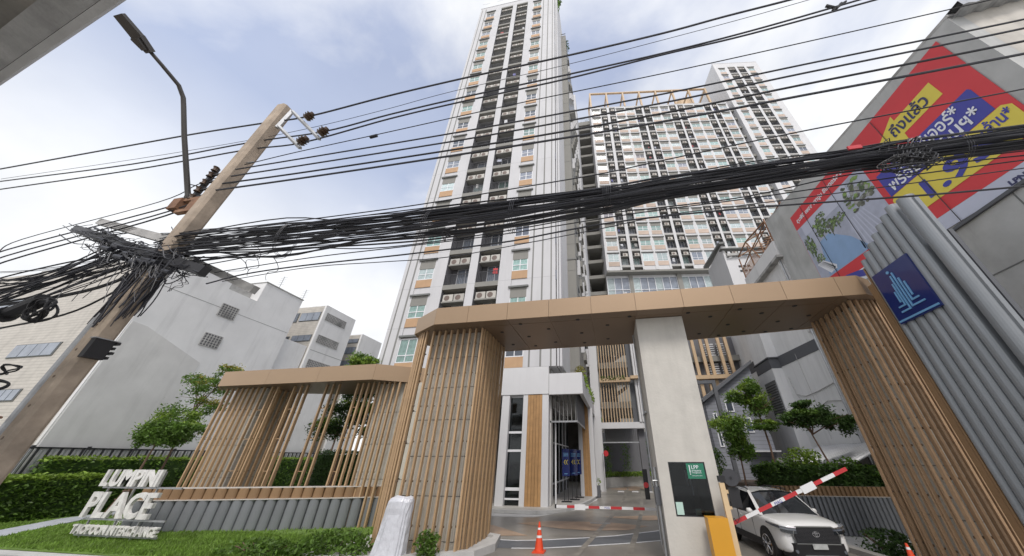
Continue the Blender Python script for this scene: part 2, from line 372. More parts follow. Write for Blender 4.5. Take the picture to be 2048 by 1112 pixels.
# ================================================================== GROUND
struct('ground', MB().add([(-600, -300, -0.012), (600, -300, -0.012), (600, 900, -0.012), (-600, 900, -0.012)], [(0, 1, 2, 3)]), conc_l)
struct('street', MB().box(-60, 60, -9, 9.2, -0.006, -0.002), pale_street)
struct('driveway', MB().prism([(-5.0, 9.2), (7.0, 9.2), (7.2, 13.5), (6.6, 16.6), (4.4, 40), (4.2, 75), (-1.6, 60), (-1.7, 27), (-2.5, 22), (-4.4, 18.9), (-7.3, 18.9), (-9.3, 16.5), (-4.4, 13.4)], -0.001, 0.004), drive_m)
def ribbon(pts, w, z0, z1):
    mb = MB(); P = [Vector((p[0], p[1], 0)) for p in pts]
    for i in range(len(P) - 1):
        def nrm(j):
            d = (P[min(j + 1, len(P) - 1)] - P[max(j - 1, 0)]).normalized(); return Vector((-d.y, d.x, 0))
        a, b = nrm(i) * w / 2, nrm(i + 1) * w / 2
        p = [P[i] - a, P[i + 1] - b, P[i + 1] + b, P[i] + a]
        mb.hexa([(q.x, q.y, z0) for q in p] + [(q.x, q.y, z1) for q in p])
    return mb
up_l = [(-8, 14.3), (-4.89, 13.79), (-3.8, 13.75), (-3.04, 13.94), (-1.51, 14.58), (-0.32, 15.18), (1.35, 16.42), (4.0, 18.6)]
dn_l = [(-5.5, 12.6), (-3.67, 12.66), (-2.78, 12.79), (-1.4, 13.34), (0.06, 13.99), (1.23, 14.62), (4.2, 16.6)]
mb = MB(); mb.add([(x, y, 0.009) for x, y in dn_l] + [(x, y, 0.009) for x, y in reversed(up_l)], [tuple(range(len(dn_l) + len(up_l)))])
struct('grey_lane', mb, grey_lane)
struct('lane_marking', ribbon(up_l[1:], 0.11, 0.010, 0.014), paint_w)
struct('lane_marking', ribbon(dn_l[1:], 0.11, 0.010, 0.014), paint_w)
def flat(poly, z, m, name): struct(name, MB().add([(x, y, z) for x, y in poly], [tuple(range(len(poly)))]), m)
flat([(-6.6, 17.0), (-5.6, 16.4), (-3.6, 14.6), (-5.0, 14.35), (-7.5, 15.2)], 0.012, tan_stamp, 'tan_paving_patch')
flat([(-4.8, 17.1), (-3.4, 17.9), (-0.8, 18.1), (1.08, 17.4), (0.2, 16.4), (-1.2, 16.0), (-2.6, 16.2)], 0.012, tan_stamp, 'tan_paving_patch')
flat([(-1.0, 19.6), (1.6, 20.5), (2.6, 19.6), (1.2, 18.9)], 0.012, tan_stamp, 'tan_paving_patch')
flat([(-1.2, 37), (1.5, 41), (3.4, 38), (1.0, 35.5)], 0.012, tan_stamp, 'tan_paving_patch')
for i in range(3): solo('speed_hump_block', MB().box(-0.2 + i * 1.25, 0.35 + i * 1.25, 34.0, 34.35, 0.004, 0.05), paint_w,
    ['leftmost pale block of the speed hump far down the driveway', 'middle pale block of the speed hump far down the driveway', 'rightmost pale block of the speed hump far down the driveway'][i], 'speed hump', group='blocks of the far speed hump')
solo('drain_cover', MB().box(-1.48, -0.57, 17.6, 17.9, 0.005, 0.022), galv, 'flat steel drain cover set in the wet driveway below the level boom', 'drain cover')
for k, pts in enumerate(([(-1.6, 9.3), (-1.5, 12), (-1.0, 16), (-0.4, 21), (0.2, 28), (0.8, 38)], [(0.0, 9.3), (0.05, 12), (0.5, 16), (1.0, 21), (1.5, 28), (2.1, 38)], [(4.2, 9.3), (4.3, 12), (4.2, 16), (3.6, 22)])):
    struct('tyre_mark', ribbon(pts, 0.2, 0.0142, 0.0152), tyre_m)
# raised podium pavement with curved kerb
kp = [(-18.5, 20.3), (-7.06, 20.09), (-5.6, 19.95), (-4.38, 20.0), (-3.6, 20.45), (-3.08, 21.23), (-2.62, 22.69), (-2.1, 25.5), (-1.8, 29.18), (-1.70, 36.4), (-1.70, 50)]
struct('podium_pavement', MB().prism(kp + [(-18.5, 50)], 0.0, 0.145), pave_m)
struct('kerb', ribbon(kp[1:10], 0.16, 0.0, 0.15), conc_l)
# traffic island kerb beside the left pillar
struct('island_kerb', ribbon([(-7.4, 9.6), (-4.45, 11.3), (-4.2, 12.2), (-4.45, 13.45), (-6, 14.2)], 0.26, 0.0, 0.2), conc_l)
struct('island', MB().prism([(-7.4, 9.6), (-4.5, 11.4), (-4.3, 12.2), (-4.5, 13.4), (-6, 14.1), (-9, 14.9), (-9.5, 10.5)], 0.0, 0.12), conc_l)
struct('side_kerb', ribbon([(6.2, 16.3), (6.75, 15.3), (7.0, 14.2), (7.2, 13.0), (8.0, 11.5)], 0.3, 0.0, 0.14), pave_m)

# ================================================================== TOWER SYSTEM (local frame: x along front, y into building, z up)
def window_meshes(w, h):
    fr = MB(); t = 0.065
    fr.box(0, w, -0.03, 0.03, 0, t).box(0, w, -0.03, 0.03, h - t, h).box(0, t, -0.03, 0.03, t, h - t).box(w - t, w, -0.03, 0.03, t, h - t)
    fr.box(w / 2 - t / 2, w / 2 + t / 2, -0.028, 0.028, t, h - t)
    zt = h * 0.3
    fr.box(t, w / 2 - t / 2, -0.026, 0.026, zt - t / 2, zt + t / 2).box(w / 2 + t / 2, w - t, -0.026, 0.026, zt - t / 2, zt + t / 2)
    pn = [MB().box(t, w / 2 - t / 2, 0.0, 0.012, t, h - t).box(w / 2 + t / 2, w - t, 0.0, 0.012, t, h - t).mesh('pane', g) for g in (glass_dark, glass_teal, glass_pale, glass_blue)]
    return fr.mesh('window', frame_m), pn
def balcony_meshes(w, fl, ds, n_ac, slab_mat=None):
    H = 1.06; D = 1.15
    slab = MB().box(0, w, -0.02, D, -0.46, 0)
    rl = MB(); rl.box(0, w, 0.0, 0.05, H - 0.05, H)
    nb = max(5, int(w / 0.16))
    for i in range(nb + 1):
        x = (w - 0.03) * i / nb; rl.box(x, x + 0.03, 0.01, 0.04, 0, H - 0.05)
    ddoor = MB(); dw = w * 0.72; dx = w - dw - 0.08; dh = 2.25
    ddoor.box(dx, dx + 0.06, D - 0.07, D - 0.01, 0, dh).box(dx + dw - 0.06, dx + dw, D - 0.07, D - 0.01, 0, dh).box(dx + 0.06, dx + dw - 0.06, D - 0.07, D - 0.01, dh - 0.07, dh)
    ddoor.box(dx + dw / 2 - 0.04, dx + dw / 2 + 0.04, D - 0.07, D - 0.01, 0, dh - 0.07)
    pn = [MB().box(dx + 0.06, dx + dw / 2 - 0.04, D - 0.045, D - 0.03, 0, dh - 0.07).box(dx + dw / 2 + 0.04, dx + dw - 0.06, D - 0.045, D - 0.03, 0, dh - 0.07).mesh('door_pane', g) for g in (glass_dark, glass_teal, glass_pale, glass_blue)]
    zs = fl - 0.46 - 1.13
    shelf = MB().box(0.12, w - 0.06, 0.03, 0.75, zs - 0.13, zs)
    ac = MB(); ac.cur = 0; aw = min(0.92, (w - 0.4) / n_ac)
    x0 = 0.16 if n_ac > 1 else w * 0.32
    acs = []
    for i in range(n_ac):
        a = MB(); xx = x0 + i * (aw + 0.1)
        a.box(xx, xx + aw, 0.14, 0.48, zs + 0.03, zs + 0.70)
        a.cur = 1
        a.cyl((xx + aw * 0.40, 0.139, zs + 0.365), 0.25, (0, -1, 0), 0.012, 14)
        acs.append(a.mesh('air_conditioner', [ac_m, ac_grille]))
    return dict(slab=slab.mesh('balcony', slab_mat or grey_wall), rail=rl.mesh('railing', rail_m), door=ddoor.mesh('door_frame', frame_m), panes=pn, shelf=shelf.mesh('shelf', grey_wall), acs=acs)

def tower(root, x0, x1, zb, zt, depth, rows, lint0, pitch, wins, balcs, panel_mat, floor_off, n_ac, wall_mat, grooves=(), wsill=-2.05, pan=(-2.85,), lowest_plain=False, seed=1, teal=0.35):
    rnd = random.Random(seed)
    cols = sorted([(a, b, 'w') for a, b in wins] + [(a, b, 'b') for a, b in balcs])
    wall = MB(); x = x0
    z1 = lint0 + (rows - 1) * pitch
    for a, b, k in cols:
        wall.box(x, a, 0, 1.3, zb, zt)                         # pier
        if k == 'w': wall.box(a, b, 0.0, 1.3, z1 + 0.16, zt)
        else: wall.box(a, b, 0.0, 1.3, z1 + pitch - 3.32 + 0.45 - 0.0, zt)
        x = b
    wall.box(x, x1, 0, 1.3, zb, zt)
    wall.box(x0 + 0.002, x1 - 0.002, 1.3, depth, zb, zt - 0.01)
    wall.box(x0 - 0.03, x1 + 0.03, -0.05, 0.25, zt, zt + 0.18)
    part('wall', wall, wall_mat, root, local=True)
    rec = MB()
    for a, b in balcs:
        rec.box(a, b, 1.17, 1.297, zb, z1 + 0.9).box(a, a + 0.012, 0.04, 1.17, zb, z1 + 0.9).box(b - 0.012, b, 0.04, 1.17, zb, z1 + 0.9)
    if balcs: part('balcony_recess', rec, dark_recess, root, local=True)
    wb = MB()
    for a, b in wins: wb.box(a, b, 0.09, 1.29, zb, z1 + 0.16)
    part('window_bay', wb, wall_mat, root, local=True)
    for a, b in wins:
        w = b - a; h = -wsill - 0.12
        fr, panes = window_meshes(w, h)
        lm = MB().box(-0.16, w + 0.16, -0.14, 0.088, 0, 0.16).mesh('lintel', lintel_m)
        pm = MB().box(0, w, 0.02, 0.088, 0, wsill - pan[0] - 0.02).mesh('infill_panel', panel_mat)
        gh = pitch + pan[0] - 0.0
        gm_ = MB().box(0, w, 0.015, 0.088, 0, gh).mesh('grey_panel', grey_wall)
        for k in range(rows):
            z = lint0 + k * pitch
            f = put('window', fr, root, (a, 0.05, z + wsill))
            r = rnd.random()
            if wall_mat is white_bright: put('pane', panes[1 if r < 0.34 else 2 if r < 0.80 else 0 if r < 0.90 else 3], f)
            else: put('pane', panes[1 if r < teal else 2 if r < teal + 0.15 else 0 if r < teal + 0.50 else 3], f)
            put('infill_panel', pm, root, (a, 0, z + pan[0] + 0.01))
            put('lintel', lm, root, (a, 0, z))
            if k > 0: put('grey_panel', gm_, root, (a, 0, z - gh + 0.0))
    ad = {}
    for a, b in balcs:
        w = b - a; B = balcony_meshes(w, pitch, 1, n_ac, grey_wall if wall_mat is white_wall else slab_light)
        for k in range(rows):
            z = lint0 + k * pitch + floor_off
            s = put('balcony', B['slab'], root, (a, 0, z))
            put('railing', B['rail'], s)
            d = put('door_frame', B['door'], s); 
            r = rnd.random(); put('door_pane', B['panes'][0 if r < 0.5 else 3 if r < 0.75 else 2 if r < 0.9 else 1], s)
            put('shelf', B['shelf'], s)
            for acm in B['acs']: put('air_conditioner', acm, s)
            if rnd.random() < 0.22:
                lw = rnd.uniform(0.25, 0.6); lx = rnd.uniform(0.15, w - lw - 0.1); lh = rnd.uniform(0.4, 0.8)
                put('laundry', MB().hexa([(lx, 0.3, 1.45 - lh), (lx + lw, 0.34, 1.42 - lh), (lx + lw, 0.38, 1.42 - lh), (lx, 0.34, 1.45 - lh), (lx + 0.02, 0.3, 1.5), (lx + lw * 0.9, 0.34, 1.5), (lx + lw * 0.9, 0.37, 1.5), (lx + 0.02, 0.33, 1.5)]).mesh('laundry', rnd.choice((print_w, print_w, red_p, blu_m, conc_l, pale_m))), s)
        # closing slab above the top balcony
        put('balcony', B['slab'], root, (a, 0, lint0 + rows * pitch + floor_off + 0.0))
    if grooves:
        g = MB()
        for gx, gw in grooves: g.box(gx, gx + gw, -0.004, 0.05, zb, zt - 0.6)
        part('wall_groove', g, groove_m, root, local=True)
        j = MB()
        segs = []; xx = x0
        for a, b, k in cols: segs.append((xx, a)); xx = b
        segs.append((xx, x1))
        for k in range(rows + 1):
            z = lint0 + k * pitch + 0.82
            for a, b in segs: j.box(a + 0.001, b - 0.001, -0.0025, 0.02, z, z + 0.025)
        part('wall_joint', j, line_m, root, local=True)

# ---- main tower (front plane Y = 21.4)
T1 = thing('apartment_tower', 'tall white and grey condominium tower with stacked balconies standing directly behind the gate', 'apartment tower', (-10.9, 21.4, 0))
bx = -10.9
tower(T1, -18.0 - bx, -3.66 - bx, 8.2, 77.3, 14, 18, 11.05, 3.755,
      [(-16.5 - bx, -14.95 - bx), (-7.5 - bx, -6.1 - bx)], [(-13.75 - bx, -11.5 - bx), (-10.75 - bx, -8.65 - bx)],
      tan_panel, -2.87, 2, white_wall, grooves=[(-17.7 - bx, 0.13), (-16.98 - bx, 0.16), (-5.72 - bx, 0.13), (-4.88 - bx, 0.14), (-4.1 - bx, 0.12)], seed=4)
m = MB(); m.box(-3.655, -3.58, 21.75, 35, 8.2, 77.0)
part('shadow_gap', m, groove_m, T1)
m = MB(); m.box(-3.575, -3.44, 21.42, 35, 8.2, 77.2).box(-3.40, -3.22, 21.5, 35, 8.2, 76.8)
part('corner_fin', m, white_wall, T1)
sm = MB().box(0, 0.10, 0, 0.16, 0, 0.95).mesh('slit_window', glass_dark)
for k in range(18): put('slit_window', sm, T1, (-3.67 - bx, -0.01 + 0.0, 11.5 + 3.755 * k - 0))
m = MB().box(-3.43, -2.38, 26.0, 40, 7.7, 71.0); part('rear_wing', m, grey_wall, T1)
m = MB()
for k in range(20): m.box(-3.40, -2.39, 25.985, 26.1, 9 + k * 3.3, 9.03 + k * 3.3)
for z in (20.2, 56.6): m.box(-3.40, -2.30, 25.93, 26.2, z, z + 0.2)
part('wing_joint', m, groove_m, T1)
# staggered balconies on the long side, seen at a grazing angle
fin = MB().box(0, 0.32, 0, 0.22, 0, 1.9).mesh('side_fin', white_wall)
sbal = MB().box(0, 0.24, 0, 1.7, 0, 0.9).mesh('side_balcony', grey_wall)
swin = MB().box(0, 0.03, 0, 1.5, 0, 1.7).mesh('side_window', glass_dark)
rnd = random.Random(3)
for k in range(14):
    for j in range(6):
        y = 27.6 + j * 2.5 - 21.4; z = 11.0 + k * 4.2
        put('side_window', swin, T1, (-2.38 - bx, y, z + 1.0))
        put('side_balcony' if (j + k) % 2 else 'side_fin', sbal if (j + k) % 2 else fin, T1, (-2.38 - bx, y + 0.2, z))
m = MB().box(-3.4, -2.2, 44, 56, 0, 83.7); part('far_wing', m, white_wall, T1)
rnd = random.Random(11)
m = MB(); leaves(m, blob_pts((-3.2, 22.2, 76.0), (0.7, 1.0, 1.7), 170, rnd), 0.42, rnd)
leaves(m, blob_pts((-3.2, 22.3, 73.2), (0.35, 0.7, 1.6), 60, rnd), 0.36, rnd)
solo('roof_shrub', m, leaf_a, 'green shrub hanging over the top right corner of the tall tower', 'shrub')
m = MB(); leaves(m, blob_pts((-2.2, 27, 68.5), (0.35, 1.0, 2.2), 80, rnd), 0.3, rnd)
solo('roof_shrub', m, leaf_c, 'dark creeper trailing down the edge of the grey rear wing', 'shrub')

# ---- open corridor link
LK = thing('corridor_block', 'open stack of dark corridors between the tall tower and the wide block', 'building', (-0.7, 52.5, 0))
for k in range(16):
    z = 26.6 + k * 3.66
    part('floor_slab', MB().box(-2.5, 1.15, 52.5, 60, z - 0.75, z), grey_wall, LK)
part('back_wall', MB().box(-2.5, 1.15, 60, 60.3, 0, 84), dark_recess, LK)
part('side_wall', MB().box(-2.6, -2.45, 52.45, 60, 0, 84.6), white_wall, LK)
part('column', MB().box(-2.4, -1.75, 52.9, 53.5, 0, 30.5).box(-2.4, -2.0, 54.5, 55, 30.5, 82), grey_wall, LK)
part('parapet', MB().box(-2.5, 1.15, 52.5, 53, 83.2, 84.8), grey_wall, LK)
m = MB(); leaves(m, blob_pts((-0.4, 53, 86.3), (1.6, 0.8, 1.2), 90, rnd, 0.2), 0.3, rnd, asp=0.3)
solo('roof_shrub', m, leaf_c, 'sparse dark shrub on the roof of the corridor block', 'shrub')

# ---- wide block
A2 = R(7.6)
T2 = thing('apartment_block', 'wide white condominium block with salmon panels and a tan roof pergola', 'apartment block', (1.3, 50, 0), A2)
tower(T2, 0.0, 37.2, 33.3, 86.6, 14, 14, 37.15, 3.735,
      [(.5, 2.6), (7.15, 9.25), (9.85, 11.9), (16.5, 18.55), (19.15, 21.2), (25.75, 27.9), (28.45, 30.5), (34.75, 36.75)],
      [(2.93, 4.55), (5.22, 6.82), (12.28, 14.05), (14.6, 16.25), (21.55, 23.35), (23.85, 25.35), (30.85, 32.5), (33.0, 34.4)],
      pink_panel, -2.77, 1, white_bright, wsill=-1.95, pan=(-2.95,), seed=9, teal=0.45)
part('soffit', MB().box(0.05, 37.1, 0.05, 13, 32.9, 33.29), grey_wall, T2, local=True)
part('base_wall', MB().box(0, 37.2, 2.2, 13.5, 0, 32.9), grey_wall, T2, local=True)
for a, b in ((4.2, 4.9), (13.2, 14.05), (22.2, 23.0)):
    part('pilaster', MB().box(a, b, 1.05, 2.2, 20, 32.9), grey_wall, T2, local=True)
for a, b, n in ((0.0, 4.2, 3), (4.9, 13.2, 6), (14.05, 22.2, 6), (23, 31, 6)):
    g = MB(); w = (b - a) / n
    for i in range(n + 1): g.box(a + i * w - 0.05 + (0.05 if i == 0 else -0.05 if i == n else 0), a + i * w + 0.05 + (0.05 if i == 0 else -0.05 if i == n else 0), 1.3, 1.4, 22, 32.4)
    for z in (32.3, 29.7, 28.4, 26.0, 24.0): g.box(a + 0.1, b - 0.1, 1.31, 1.39, z, z + 0.1)
    f = part('curtain_wall', g, frame_m, T2, local=True)
    for i in range(n):
        q = put('pane', MB().box(a + i * w + 0.05, a + (i + 1) * w - 0.05, 1.42, 1.44, 22, 32.3).mesh('pane', glass_blue if (i * 7 + n) % 3 else glass_pale), f)
part('spandrel', MB().box(0, 31, 1.45, 2.2, 20, 32.9), white_bright, T2, local=True)
# roof pergola
pg = thing('roof_pergola', 'tan steel pergola frame along the roof of the wide block', 'pergola', (1.3, 50, 0), A2)
for i in range(8):
    u = 0.2 + i * 4.68
    part('post', MB().box(u, u + 0.42, -0.1, 0.35, 86.8, 93.6), tan_beam, pg, local=True)
    part('rear_post', MB().hexa([(u + 0.0, 4.4, 86.8), (u + 0.4, 4.4, 86.8), (u + 0.4, 4.9, 86.8), (u, 4.9, 86.8), (u + 0.0, 4.4, 93.6), (u + 0.4, 4.4, 93.6), (u + 0.4, 4.9, 93.6), (u, 4.9, 93.6)]), tan_beam, pg, local=True)
    part('cross_beam', MB().box(u + 0.02, u + 0.38, 0.35, 4.4, 93.25, 93.6), tan_beam, pg, local=True)
part('top_beam', MB().box(0.2, 33.4, -0.12, 0.36, 93.6, 93.95), tan_beam, pg, local=True)
part('top_beam', MB().box(0.2, 33.4, 4.4, 4.9, 93.6, 93.95), tan_beam, pg, local=True)
part('lower_beam', MB().box(0.2, 33.4, 4.92, 5.1, 89.6, 90.0), tan_beam, pg, local=True)
wt = thing('water_tank', 'round tan water tank housing on the roof beside the right tower', 'water tank', (1.3, 50, 0), A2)
part('tank', MB().cyl((30.6, 8.2, 86.6), 2.9, (0, 0, 1), 12.4, 24), tan_beam, wt, local=True, smooth=False)
m = MB()
for i in range(18):
    a = i / 18 * 6.283; m.box(30.6 + 2.85 * math.cos(a) - 0.03, 30.6 + 2.85 * math.cos(a) + 0.03, 8.2 + 2.85 * math.sin(a) - 0.03, 8.2 + 2.85 * math.sin(a) + 0.03, 99, 100)
part('guard_rail', m, tan_beam, wt, local=True)
# ---- right tower
T3 = thing('apartment_tower', 'white condominium tower with a plain grey side rising behind the wide block at right', 'apartment tower', (1.3, 50, 0), A2)
tower(T3, 38.8, 52.0, 20, 107.3, 15, 20, 104.35 - 19 * 3.7, 3.7, [(39.95, 41.7), (48.45, 50.25)], [(42.7, 44.9), (45.55, 47.65)],
      pink_panel, -2.77, 2, white_bright, wsill=-1.95, pan=(-2.95,), seed=21, teal=0.4)
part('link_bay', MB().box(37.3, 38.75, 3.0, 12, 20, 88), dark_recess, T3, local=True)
sl = MB().box(37.25, 38.78, 0.8, 3.0, 0, 0.7).mesh('link_slab', grey_wall)
for k in range(17): put('link_slab', sl, T3, (0, 0, 24.5 + k * 3.7))
m = MB().box(38.55, 38.8, 6.5, 7.1, 96, 97.2); part('vent', m, lintel_m, T3, local=True)

# ================================================================== PODIUM LOBBY
PL = thing('lobby_podium', 'white lobby at the foot of the tall tower with timber faced columns', 'building', (-6, 21.4, 0))
part('fascia', MB().box(-18, -4.18, 21.4, 34, 6.34, 8.19).box(-4.14, -1.85, 21.36, 21.7, 6.28, 7.66).box(-2.1, -1.85, 21.7, 60, 6.28, 7.66), white_bright, PL)
part('ceiling', MB().box(-4.14, -2.1, 21.7, 60, 6.75, 6.9).box(-8.6, -4.14, 33.9, 60, 6.87, 7.0), conc_l, PL)
part('fascia_joint', MB().box(-4.18, -4.14, 21.42, 22, 6.3, 8.1), groove_m, PL)
def column(x0, x1, y0, y1, xw0=None, xw1=None, z1=6.33):
    part('column', MB().box(x0, xw0 if xw0 else x1, y0, y1, 0.145, z1), white_bright, PL)
    if xw0:
        part('column', MB().box(xw1, x1, y0, y1, 0.145, z1), white_bright, PL)
        n = 5; w = (xw1 - xw0) / n
        part('board_backing', MB().box(xw0, xw1, y0 + 0.05, y1, 0.145, z1), wood_gap, PL)
        for i in range(n): part('timber_board', MB().box(xw0 + i * w + 0.008, xw0 + (i + 1) * w - 0.008, y0 + 0.0, y0 + 0.048, 0.15, z1 - 0.01), wood_m, PL)
column(-7.43, -6.9, 21.44, 22.3)
column(-5.93, -4.18, 21.44, 22.0, -5.61, -4.61)
column(-12.0, -11.0, 21.44, 22.3)
def column2(y, x0=-2.95, x1=-1.72):
    part('column', MB().box(x0, x0 + 0.32, y, y + 0.55, 0.145, 6.7), white_bright, PL)
    part('column', MB().box(x1 - 0.36, x1, y, y + 0.55, 0.145, 6.27), white_bright, PL)
    part('board_backing', MB().box(x0 + 0.32, x1 - 0.36, y + 0.05, y + 0.55, 0.145, 6.7), wood_gap, PL)
    for i in range(3):
        w = (x1 - x0 - 0.68) / 3
        part('timber_board', MB().box(x0 + 0.32 + i * w + 0.006, x0 + 0.32 + (i + 1) * w - 0.006, y, y + 0.048, 0.15, 6.7), wood_m, PL)
column2(28.0); column2(36.0); column2(44.0)
# slatted drop screen over the entrance
part('screen_beam', MB().box(-4.2, -2.4, 22.0, 22.1, 4.62, 4.72).box(-2.42, -2.34, 22.1, 28, 4.62, 4.74), galv, PL)
for i in range(7): part('screen_blade', MB().box(-4.1 + i * 0.27, -4.06 + i * 0.27, 22.02, 22.3, 4.72, 6.6), groove_m, PL)
part('screen_panel', MB().box(-2.40, -2.36, 22.1, 28, 4.74, 6.74), dark_recess, PL)
# lobby glazing
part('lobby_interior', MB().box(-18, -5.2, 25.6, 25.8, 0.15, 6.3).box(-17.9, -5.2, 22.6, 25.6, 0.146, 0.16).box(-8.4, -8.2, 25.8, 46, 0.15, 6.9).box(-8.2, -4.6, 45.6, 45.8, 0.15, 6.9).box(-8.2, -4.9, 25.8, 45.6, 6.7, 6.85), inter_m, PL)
fr = MB()
for z in (6.2, 3.98, 2.93, 0.42): fr.box(-6.9, -5.93, 21.75, 21.83, z, z + (0.13 if z != 0.42 else 0.0001 + 0.09))
fr.box(-6.9, -5.93, 21.74, 21.84, 0.88, 1.04)
f = part('glazing_frame', fr, frame_m, PL)
part('pane', MB().box(-6.9, -5.93, 21.78, 21.79, 0.15, 6.3), clear_glass, f)
fr = MB()
for y in (22.6, 24.4, 26.2, 28.0, 30, 32, 34): fr.box(-4.95, -4.85, y, y + 0.1, 0.15, 6.7)
for z in (0.9, 3.6, 6.2): fr.box(-4.95, -4.86, 22.7, 36, z, z + 0.1)
f = part('glazing_frame', fr, frame_m, PL)
part('pane', MB().box(-4.92, -4.91, 22.6, 36, 0.15, 6.7), clear_glass, f)
part('entrance_post', MB().box(-4.02, -3.94, 23.0, 23.08, 0.15, 4.65), frame_m, PL)
part('side_wall', MB().box(-4.6, -1.9, 46, 46.2, 0.1, 6.7).box(-4.18, -4.1, 22.0, 22.6, 0.15, 6.3), conc_l, PL)
# planted edge above the lobby
m = MB(); r_ = random.Random(5)
pts = []
for i in range(900): 
    y = 23 + r_.random() ** 1.5 * 30; pts.append((-1.95 + r_.uniform(-0.25, 0.22), y, 7.65 + r_.uniform(-0.55, 0.55) * (0.9 if r_.random() < 0.5 else 0.4)))
leaves(m, pts, 0.28, r_)
solo('trailing_plants', m, leaf_b, 'trailing green plants along the side parapet of the lobby', 'plants')
m = MB(); leaves(m, blob_pts((-2.15, 23.6, 8.25), (0.45, 0.7, 0.42), 260, r_, 0.1), 0.16, r_, up=1)
solo('yellow_shrub', m, leaf_y, 'yellow flowering shrub at the corner of the lobby roof', 'shrub')
part('planter_box', MB().box(-1.72, -1.5, 28.6, 29.4, 0.02, 0.75), dark_band, PL)
m = MB(); leaves(m, blob_pts((-1.6, 29.0, 0.98), (0.2, 0.35, 0.28), 60, r_, 0.1), 0.12, r_)
solo('potted_plant', m, leaf_b, 'small green plant in the dark box beside the timber column', 'plant')
# blue banner stands
def banner(x, y, lab):
    t = thing('banner_stand', lab, 'banner stand', (x, y, 0.145), group='blue banner stands under the lobby canopy')
    part('board', MB().box(x, x + 0.5, y, y + 0.05, 1.55, 3.15), navy, t)
    part('pole', MB().cyl((x + 0.12, y + 0.03, 0.19), 0.02, (0, 0, 1), 1.36, 6).cyl((x + 0.38, y + 0.03, 0.19), 0.02, (0, 0, 1), 1.36, 6), dark_metal, t)
    part('base', MB().box(x - 0.05, x + 0.6, y - 0.2, y + 0.25, 0.146, 0.19), black_m, t)
    c = MB()
    for dx in (0.10, 0.24):
        for s in (1, -1):
            zc = 2.35
            c.hexa([(x + dx, y - 0.006, zc), (x + dx + 0.05, y - 0.006, zc), (x + dx + 0.05, y - 0.001, zc), (x + dx, y - 0.001, zc),
                    (x + dx + 0.11, y - 0.006, zc + s * 0.14), (x + dx + 0.16, y - 0.006, zc + s * 0.14), (x + dx + 0.16, y - 0.001, zc + s * 0.14), (x + dx + 0.11, y - 0.001, zc + s * 0.14)])
    part('chevron', c, yel_m, t)
    l = MB()
    for z in (2.86, 2.78, 2.70): l.box(x + 0.08, x + 0.42, y - 0.005, y - 0.001, z, z + 0.04)
    l.box(x + 0.14, x + 0.36, y - 0.005, y - 0.001, 1.66, 1.70)
    part('print', l, sky_bar, t)
banner(-3.72, 24.1, 'nearest blue banner stand with yellow chevrons beside the lobby glazing')
banner(-3.35, 25.4, 'second blue banner stand behind the nearest one at the lobby')
banner(-3.2, 26.9, 'farthest blue banner stand, mostly hidden behind the other two')

# ================================================================== CAR PARK behind (tan louvred)
CP = thing('car_park', 'open car park levels screened by vertical tan battens above the driveway', 'car park', (0.8, 34, 0))
part('white_frame', MB().box(-2.1, -1.24, 33.9, 34.6, 0, 14.5).box(-1.24, 2.95, 33.9, 34.3, 5.13, 5.68).box(2.52, 2.72, 33.8, 34.4, 5.68, 20).box(2.78, 2.96, 33.8, 34.4, 5.68, 20), white_bright, CP)
for z in (7.05, 11.15, 15.2): part('floor_slab', MB().box(-1.24, 2.5, 34.5, 44, z, z + 0.62), grey_wall, CP)
part('ramp', MB().hexa([(-1.2, 38, 7.7), (1.9, 38, 9.6), (1.9, 38.4, 9.6), (-1.2, 38.4, 7.7), (-1.2, 38, 8.1), (1.9, 38, 10.0), (1.9, 38.4, 10.0), (-1.2, 38.4, 8.1)])
     .hexa([(-1.2, 38, 11.7), (1.9, 38, 13.6), (1.9, 38.4, 13.6), (-1.2, 38.4, 11.7), (-1.2, 38, 12.1), (1.9, 38, 14.0), (1.9, 38.4, 14.0), (-1.2, 38.4, 12.1)]), dark_recess, CP)
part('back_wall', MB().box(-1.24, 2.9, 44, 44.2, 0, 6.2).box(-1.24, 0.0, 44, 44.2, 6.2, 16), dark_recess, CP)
part('rib_wall', MB().box(2.0, 2.5, 34.4, 34.7, 5.68, 18), dark_band, CP)
bat = MB().box(0, 0.09, 0, 0.12, 0, 3.85).mesh('batten', tan_beam)
for z in (5.7, 9.95, 14.2):
    for i in range(11): put('batten', bat, CP, (-1.08 - 0.8 + i * 0.285, 0.1, z))
part('planter_beam', MB().box(-1.1, 2.1, 33.7, 34.0, 9.5, 9.93).box(2.1, 2.95, 33.3, 34.0, 9.7, 10.0), tan_beam, CP)
m = MB(); leaves(m, [(r_.uniform(-1.0, 1.6), 33.65, 9.93 + r_.uniform(-0.25, 0.2)) for i in range(150)], 0.16, r_)
solo('planter_vine', m, leaf_a, 'green vine spilling over the tan beam of the car park screen', 'plants')
